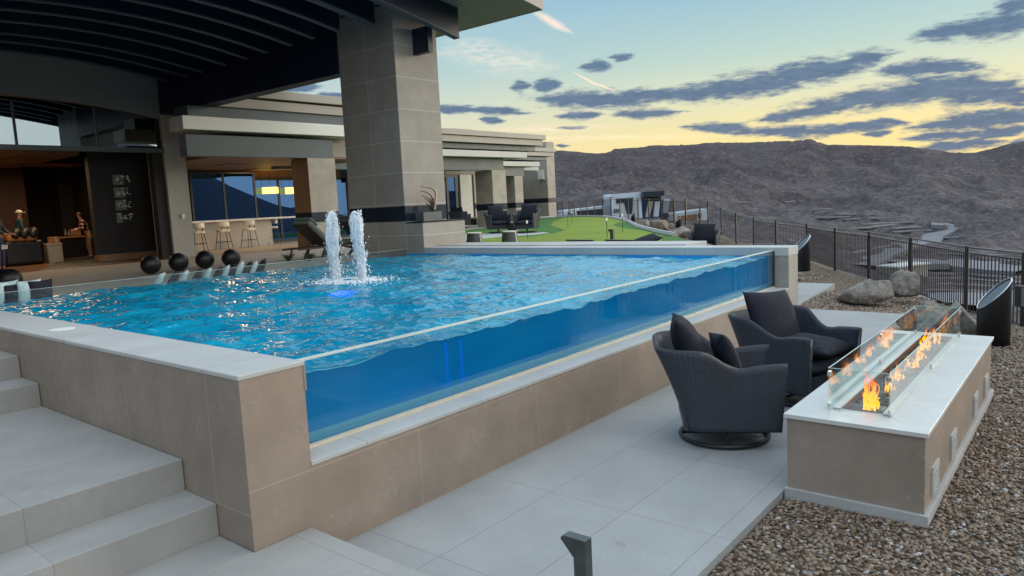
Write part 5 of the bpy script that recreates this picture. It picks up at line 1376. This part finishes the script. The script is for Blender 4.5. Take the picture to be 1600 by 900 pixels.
# ================================================================== interior things
YW = 20.7
art = thing('wall_art', 'grid of twelve small black and grey relief panels on the dark wall', 'wall art', (at(191, 320, 1, YW)[0], YW, 3))
rnd = random.Random(2)
for r_ in range(4):
    for c_ in range(3):
        u = 180.3+c_*8.2+r_*2.0; v = 281.5+r_*19.6-c_*.6
        a = at(u-3.6, v+8, 1, YW); b = at(u+3.6, v-8, 1, YW)
        pn = MB().box(a[0], b[0], YW-.05, YW-.002, a[2], b[2]).build('panel', 'steel_grey' if c_ < 2 and (r_+c_) % 4 else 'black_metal', art) if 'steel_grey' in MATS else None
        if pn is None: simple('steel_grey', (.20, .22, .22), .6); pn = MB().box(a[0], b[0], YW-.05, YW-.002, a[2], b[2]).build('panel', 'steel_grey', art)
        for k in range(5):
            x = rnd.uniform(a[0]+.03, b[0]-.05); z = rnd.uniform(a[2]+.04, b[2]-.05)
            MB().box(x, x+rnd.uniform(.03, .07), YW-.075, YW-.051, z, z+rnd.uniform(.02, .05)).build('relief', 'cream', pn)
# draped sofa with a tan top and three dark rolls
a = at(8, 418, 2, ZL); b = at(70, 412, 2, ZL)
so = thing('draped_sofa', 'black draped sofa with a tan blanket and dark bolsters inside the open room', 'sofa', (a[0], a[1], ZL))
yS = 22.9; xa = at(8, 400, 1, yS)[0]; xb_ = at(72, 400, 1, yS)[0]; zt1 = at(40, 376, 1, yS)[2]; zt2 = at(40, 364, 1, yS)[2]
MB().box(xa, xb_, yS, yS+1.1, ZL, zt1).build('body', 'ball_black', so, bevel=.12, bseg=4)
MB().box(xa+.12, xb_-.15, yS+.05, yS+.9, zt1-.02, zt2).build('blanket', 'orange_cushion', so, bevel=.08, bseg=3)
for u in (22, 36, 50):
    x = at(u, 370, 1, yS)[0]
    m_ = MB(); m_.tube([(x, yS+.0, zt1+.12), (x+.12, yS+.1, zt2+.05), (x+.2, yS+.5, zt2+.10)], [.10, .12, .09], 10); m_.build('bolster', 'black_metal', so, smooth=True)
# boxes and dark kitchen island
def boxpx(name, label, cat, u0, u1, v0, v1, Y, dp, mat, group=None, base=None):
    a = at(u0, v1, 1, Y); b = at(u1, v0, 1, Y); z0 = a[2] if base is None else base
    t = thing(name, label, cat, ((a[0]+b[0])/2, Y, z0), 0, group)
    MB().box(a[0], b[0], Y, Y+dp, z0, b[2]).build('body', mat, t, bevel=.01); return t, a[0], b[0], z0, b[2]
t, x0, x1, z0, z1 = boxpx('cooler_box', 'white box on the floor beside the draped sofa', 'box', 76, 97, 382, 402, 23.2, .6, 'white_box', base=ZL)
MB().box(x0-.01, x1+.01, 23.19, 23.81, z1+.001, z1+.05).build('lid', 'white_box', t)
t, x0, x1, z0_, z1_ = boxpx('carton', 'brown cardboard carton standing on the white box', 'box', 82, 93, 370, 382, 23.3, .4, 'cardboard', base=z1+.051)
MB().box((x0+x1)/2-.02, (x0+x1)/2+.02, 23.298, 23.7, z0_+.02, z1_+.002).build('tape', 'white_box', t)
isl, x0, x1, z0, z1 = boxpx('kitchen_island', 'dark kitchen island in the depth of the open room', 'island', 96, 152, 369, 402, 25.9, 1.0, 'ball_black', base=ZL)
MB().box(x0-.05, x1+.05, 25.84, 26.96, z1+.001, z1+.05).build('worktop', 'interior_wood', isl)
for i, (u, h, lab) in enumerate(((103, .26, 'tallest glass bottle on the dark kitchen island'), (108, .2, 'glass bottle with pale label, middle of the island bottles'), (113, .17, 'short glass bottle nearest the plaid shirt'))):
    x = at(u, 369, 1, 26.2)[0]; t = thing('bottle', lab, 'bottle', (x, 26.2, z1+.051), 0, 'bottles on the kitchen island')
    MB().lathe([(.035, 0), (.035, h*.6), (.012, h*.8), (.012, h)], (0, 0, 0), 14).build('body', 'steel_grey', t, smooth=True, world=False)
    MB().lathe([(.015, h+.001), (.015, h+.02)], (0, 0, 0), 10).build('cap', 'orange_cushion', t, world=False)
boxpx('toolbox', 'small dark box with wooden front on the kitchen island', 'box', 114, 126, 358, 369, 26.3, .4, 'interior_wood', base=z1+.051)
p = D_(1601, 479, 13.2); t = thing('utility_box', 'dark grey utility box mounted on the railing at the right edge', 'utility box', tuple(p), angR)
MB().box(-.12, .12, -.06, .06, 0, .32).build('body', 'fence_metal', t, world=False, bevel=.01)
MB().box(-.10, .10, -.066, -.0605, .02, .30).build('cover', 'slate_metal', t, world=False)

# ================================================================== people
def limb_mesh(name, chains, mat, parent, sub=1):
    """chains: list of joint lists [(x,y,z,r)...]; the first chain holds the root; chains join where points coincide"""
    verts = []; edges = []; rad = []; key = {}
    for ch in chains:
        prev = None
        for (x, y, z, r) in ch:
            k = (round(x, 4), round(y, 4), round(z, 4))
            if k not in key: key[k] = len(verts); verts.append((x, y, z)); rad.append(r)
            if prev is not None: edges.append((prev, key[k]))
            prev = key[k]
    me = bpy.data.meshes.new(name); me.from_pydata(verts, edges, []); o = bpy.data.objects.new(name, me); COL.objects.link(o)
    md = o.modifiers.new('skin', 'SKIN'); md.use_smooth_shade = True
    if not me.skin_vertices: me.skin_vertices.new(name='')
    for sv, r in zip(me.skin_vertices[0].data, rad): sv.radius = (r, r); sv.use_root = False; 
    me.skin_vertices[0].data[0].use_root = True
    s = o.modifiers.new('sub', 'SUBSURF'); s.levels = sub; s.render_levels = sub
    me.materials.append(MATS[mat]); 
    if parent: o.parent = parent
    return o
def person(label, loc, rz, H, lean, arms, top, trousers, hat=None):
    """local: faces +x. arms: two joint triples (elbow, wrist) per side"""
    k = H/1.78; t = thing('person', label, 'person', loc, rz)
    T = lambda x, y, z: (x*k, y*k, z*k)
    hip = (0, 0, .95); ch = (lean*.30, 0, 1.28); nk = (lean*.52, 0, 1.50); hd = (lean*.6+.02, 0, 1.66)
    r = lambda p, q: (*T(*p), q*k)
    legs = []
    for s in (-1, 1):
        legs.append([r(hip, .12), r((0.0, s*.10, .88), .088), r((.03, s*.11, .50), .058), r((.0, s*.12, .10), .04), r((.02, s*.12, .04), .04), r((.15, s*.13, .03), .032)])
    arm = []
    for s, (e, w) in zip((-1, 1), arms):
        sh = (nk[0]-.01, s*.17, 1.43)
        arm.append([r(ch, .125), r((nk[0]*.8, s*.08, 1.40), .09), r(sh, .06), r(e, .042), r(w, .030), r((w[0]+.06, w[1], w[2]-.01), .030), r((w[0]+.12, w[1], w[2]-.015), .018)])
    torso = [r(hip, .12), r((lean*.15, 0, 1.10), .115), r(ch, .125), r((nk[0]*.9, 0, 1.42), .10), r(nk, .052), r((hd[0]-.01, 0, hd[2]-.06), .07), r(hd, .088), r((hd[0]-.01, 0, hd[2]+.06), .07)]
    limb_mesh('body', [torso]+legs+arm, 'skin', t, 1)
    # fingers and thumb
    for s, (e, w) in zip((-1, 1), arms):
        for q in range(4):
            y = w[1]+(q-1.5)*.018; limb_mesh('finger', [[r((w[0]+.09, y, w[2]-.01), .009), r((w[0]+.13, y, w[2]-.02), .0085), r((w[0]+.16-.006*abs(q-1), y, w[2]-.045), .007)]], 'skin', t, 1)
        limb_mesh('thumb', [[r((w[0]+.03, w[1]-s*.02, w[2]), .011), r((w[0]+.07, w[1]-s*.05, w[2]-.005), .009), r((w[0]+.10, w[1]-s*.05, w[2]-.02), .008)]], 'skin', t, 1)
    # nose and ears
    limb_mesh('nose', [[r((hd[0]+.085, 0, hd[2]+.01), .010), r((hd[0]+.105, 0, hd[2]-.02), .013)]], 'skin', t, 1)
    g = lambda c_, a: [[(x, y, z, q*a+.004) for x, y, z, q in ch_] for ch_ in c_]
    sleeves = [a_[:4]+[(a_[4][0], a_[4][1], a_[4][2], .036*k)] for a_ in arm]
    limb_mesh('shirt', g([torso[:4]]+sleeves, 1.13), top, t, 1)
    limb_mesh('trousers', g([[r((0, 0, .98), .12), r(hip, .125)]]+[l[:4] for l in legs], 1.14), trousers, t, 1)
    for s in (-1, 1): limb_mesh('shoe', [[r((-.04, s*.12, .04), .045), r((.04, s*.12, .045), .048), r((.17, s*.13, .035), .036)]], 'black_metal', t, 1)
    m_ = MB(); hc = Vector(T(hd[0]-.015, 0, hd[2]+.035)); rr = .105*k
    m_.lathe([(max(.002, rr*math.sin(a)), rr*math.cos(a)*.85) for a in np.linspace(math.pi*.56, .02, 10)], tuple(hc), 20)
    m_.build('cap' if hat else 'hair', hat or 'hair', t, smooth=True, world=False)
    if hat:
        m_ = MB(); m_.prism([(hc.x+.06*k, -.07*k), (hc.x+.18*k, -.05*k), (hc.x+.19*k, .05*k), (hc.x+.06*k, .07*k)], 2, hc.z-.01, hc.z+.005); m_.build('cap_brim', hat, t, world=False)
    return t
p = at(143, 402.5, 2, ZL)
person('person in a plaid shirt and khaki trousers leaning over the kitchen island', (p[0], p[1], ZL), R(175), 1.66, .42, [((.20, -.24, 1.18), (.42, -.2, 1.12)), ((.22, .24, 1.18), (.44, .2, 1.10))], 'plaid', 'khaki')
p = at(40, 407, 1, 24.6)
person('person in a white cap and teal shirt standing behind the draped sofa', (p[0], p[1]+.2, ZL), R(-5), 1.82, .05, [((.02, -.26, 1.14), (.16, -.24, .96)), ((.06, .26, 1.14), (.26, .2, 1.0))], 'teal_shirt', 'jeans', 'white_cloth')
p = at(6, 423, 2, ZL)
person('person in a dark jacket and jeans at the left edge holding white paper', (p[0]-.05, p[1], ZL), R(-40), 1.86, .03, [((.06, -.25, 1.14), (.26, -.16, 1.0)), ((.06, .25, 1.14), (.26, .12, 1.0))], 'jacket', 'jeans')
q = at(7, 387, 1, p[1]-.25)
o = MB().add([(0, 0, 0), (.16, .02, .01), (.17, 0, .12), (.02, .01, .14), (.003, .006, .0), (.163, .026, .01), (.173, .006, .12), (.023, .016, .14)], [(0,1,2,3),(4,7,6,5),(0,4,5,1),(1,5,6,2),(2,6,7,3),(3,7,4,0)]).build('paper', 'white_cloth'); o.location = (q[0]-.08, q[1], q[2]-.05); tag(o, 'crumpled white paper held by the person at the left edge', 'paper')

# ================================================================== neighbouring house down the slope
DN = 120.0
c0 = D_(995, 340, DN); nh = thing('neighbour_house', 'angular white and black modern house down the slope beyond the lawn railing', 'house', tuple(c0), math.atan2(_rt[1], _rt[0]))
def npx(u, v): return ((u-995)/F*DN, (340-v)/F*DN + (u-995)*.0505/F*DN*0)
def npr(name, px, d0, d1, mat, par=None): m_ = MB(); m_.prism([npx(u, v) for u, v in px], 1, d0, d1); return m_.build(name, mat, par or nh, world=False)
npr('tower', [(956, 341), (956, 305), (958, 302.5), (1002, 301), (1004, 341)], 0, 9, 'white_paint' if 'white_paint' in MATS else simple('white_paint', (.55, .62, .70), .6, var=.03))
npr('recess', [(964, 310), (990, 309), (988, 333), (980, 333), (976, 316), (964, 317)], -.15, -.02, 'band_dark')
npr('window', [(960, 325), (968, 325), (968, 331), (959, 331)], -.15, -.02, 'slate_metal')
npr('roof', [(1001.7, 301.5), (1036, 301.5), (1034, 309), (1003, 309)], -1.5, 8, 'band_dark')
npr('roof_recess', [(1004.5, 309.2), (1033, 309.2), (1032, 315), (1004.5, 315)], 0, 8, 'interior_dark')
npr('glazed_wing', [(1004.2, 315.2), (1040, 315.2), (1046, 342), (1004.2, 342)], .5, 8, 'window_glass')
npr('slanted_panel', [(1013, 316), (1021, 316), (1014, 340), (1008, 340)], -.3, .45, 'orange_cushion' if False else 'taupe_metal')
npr('slanted_panel', [(1023, 317), (1031, 317), (1028, 340), (1020, 340)], -.3, .45, 'white_paint')
npr('slanted_panel', [(1036, 314), (1046, 314), (1042, 335), (1035, 335)], -.3, .45, 'white_paint')
npr('low_wing', [(868, 337), (868, 325), (955.9, 319.5), (955.9, 338)], 1, 8, 'white_paint')
npr('window', [(904, 325.5), (945, 324), (943, 335.5), (906, 335.5)], .85, .98, 'band_dark')
npr('window', [(890, 327), (898, 326.5), (900, 335.5), (891, 335.5)], .85, .98, 'slate_metal')
npr('east_wing', [(1046.2, 348), (1046.2, 338), (1110, 332.5), (1108, 350)], 2, 8, 'white_paint')
npr('window', [(1062, 341.5), (1092, 339.5), (1092, 349), (1062, 349)], 1.85, 1.98, 'interior_wood')
npr('window', [(1094, 339), (1099, 338.7), (1099, 346), (1094, 346)], 1.85, 1.98, 'band_dark')

# ================================================================== loose gravel stones (nearest part of the gravel bed)
rs = np.random.RandomState(4)
ico = bmesh.new(); bmesh.ops.create_icosphere(ico, subdivisions=1, radius=1); IV = np.array([v.co for v in ico.verts]); IF = np.array([[v.index for v in f.verts] for f in ico.faces]); ico.free()
C_ = []; S_ = []
def scatter(n, x0, x1, y0, y1, s0, s1, dmax):
    X = rs.uniform(x0, x1, n); Y = rs.uniform(y0, y1, n)
    D = np.hypot(X-CAM[0], Y-CAM[1]); a = np.degrees(np.arctan2(Y-CAM[1], X-CAM[0]))
    ok = (D < dmax) & (a < 48) & (a > -12) & ((Y < -2.15) | (X > 11.58)) & ~((X > X0-.02) & (X < X1+.02) & (Y > Y0-.02))
    sd, _ = seg_dist(X, Y); ok &= sd < -.02
    C_.append(np.stack([X[ok], Y[ok]], 1)); S_.append(rs.uniform(s0, s1, ok.sum())**1.0)
scatter(40000, 1.0, 8.5, -6.8, -2.1, .010, .021, 8.2)
scatter(13000, 6.5, 12.5, -5.0, -2.1, .013, .025, 14)
scatter(7000, 11.5, 15.5, -2.2, .7, .018, .032, 18)
scatter(5000, 10.2, 19, 1.8, 5, .02, .034, 22)
C_ = np.concatenate(C_); S_ = np.concatenate(S_); n = len(C_)
q = rs.normal(size=(n, 4)); q /= np.linalg.norm(q, axis=1)[:, None]; w_, x_, y_, z_ = q.T
RM = np.stack([1-2*(y_*y_+z_*z_), 2*(x_*y_-z_*w_), 2*(x_*z_+y_*w_), 2*(x_*y_+z_*w_), 1-2*(x_*x_+z_*z_), 2*(y_*z_-x_*w_), 2*(x_*z_-y_*w_), 2*(y_*z_+x_*w_), 1-2*(x_*x_+y_*y_)], 1).reshape(n, 3, 3)
sc3 = np.stack([rs.uniform(.9, 1.5, n), rs.uniform(.7, 1.1, n), rs.uniform(.45, .8, n)], 1)*S_[:, None]
jit = 1+rs.uniform(-.28, .28, (n, len(IV), 1))
V = (IV[None]*jit)*sc3[:, None, :]; V = np.einsum('nij,nkj->nki', RM, V); V[:, :, 2] *= .75
gz_ = terrain_z(C_[:, 0], C_[:, 1])
V += np.concatenate([C_, (gz_+S_*.35)[:, None]], 1)[:, None, :]
V = V.reshape(-1, 3); Fc = (IF[None]+(np.arange(n)*len(IV))[:, None, None]).reshape(-1, 3)
me = bpy.data.meshes.new('gravel_stones'); me.vertices.add(len(V)); me.vertices.foreach_set('co', V.ravel()); me.loops.add(len(Fc)*3); me.loops.foreach_set('vertex_index', Fc.ravel().astype(np.int32))
me.polygons.add(len(Fc)); me.polygons.foreach_set('loop_start', np.arange(len(Fc), dtype=np.int32)*3); me.update(calc_edges=True)
m, t, b = material('gravel_stone'); rnd_ = t.node('ShaderNodeNewGeometry').outputs['Random Per Island']
c = t.ramp(rnd_, [(0, (.08, .050, .034)), (.18, (.17, .108, .068)), (.38, (.25, .172, .115)), (.6, (.32, .235, .165)), (.8, (.21, .15, .12)), (.93, (.36, .31, .26)), (1, (.52, .54, .56))])
t.put(b.inputs['Base Color'], t.mix(t.mapr(t.noise(t.pos(), 40, 4, .6), .35, .65, 0, .3), c, (.09, .07, .055))); b.inputs['Roughness'].default_value = .75
me.materials.append(m); o = bpy.data.objects.new('gravel_stones', me); COL.objects.link(o); tag(o, kind='stuff')
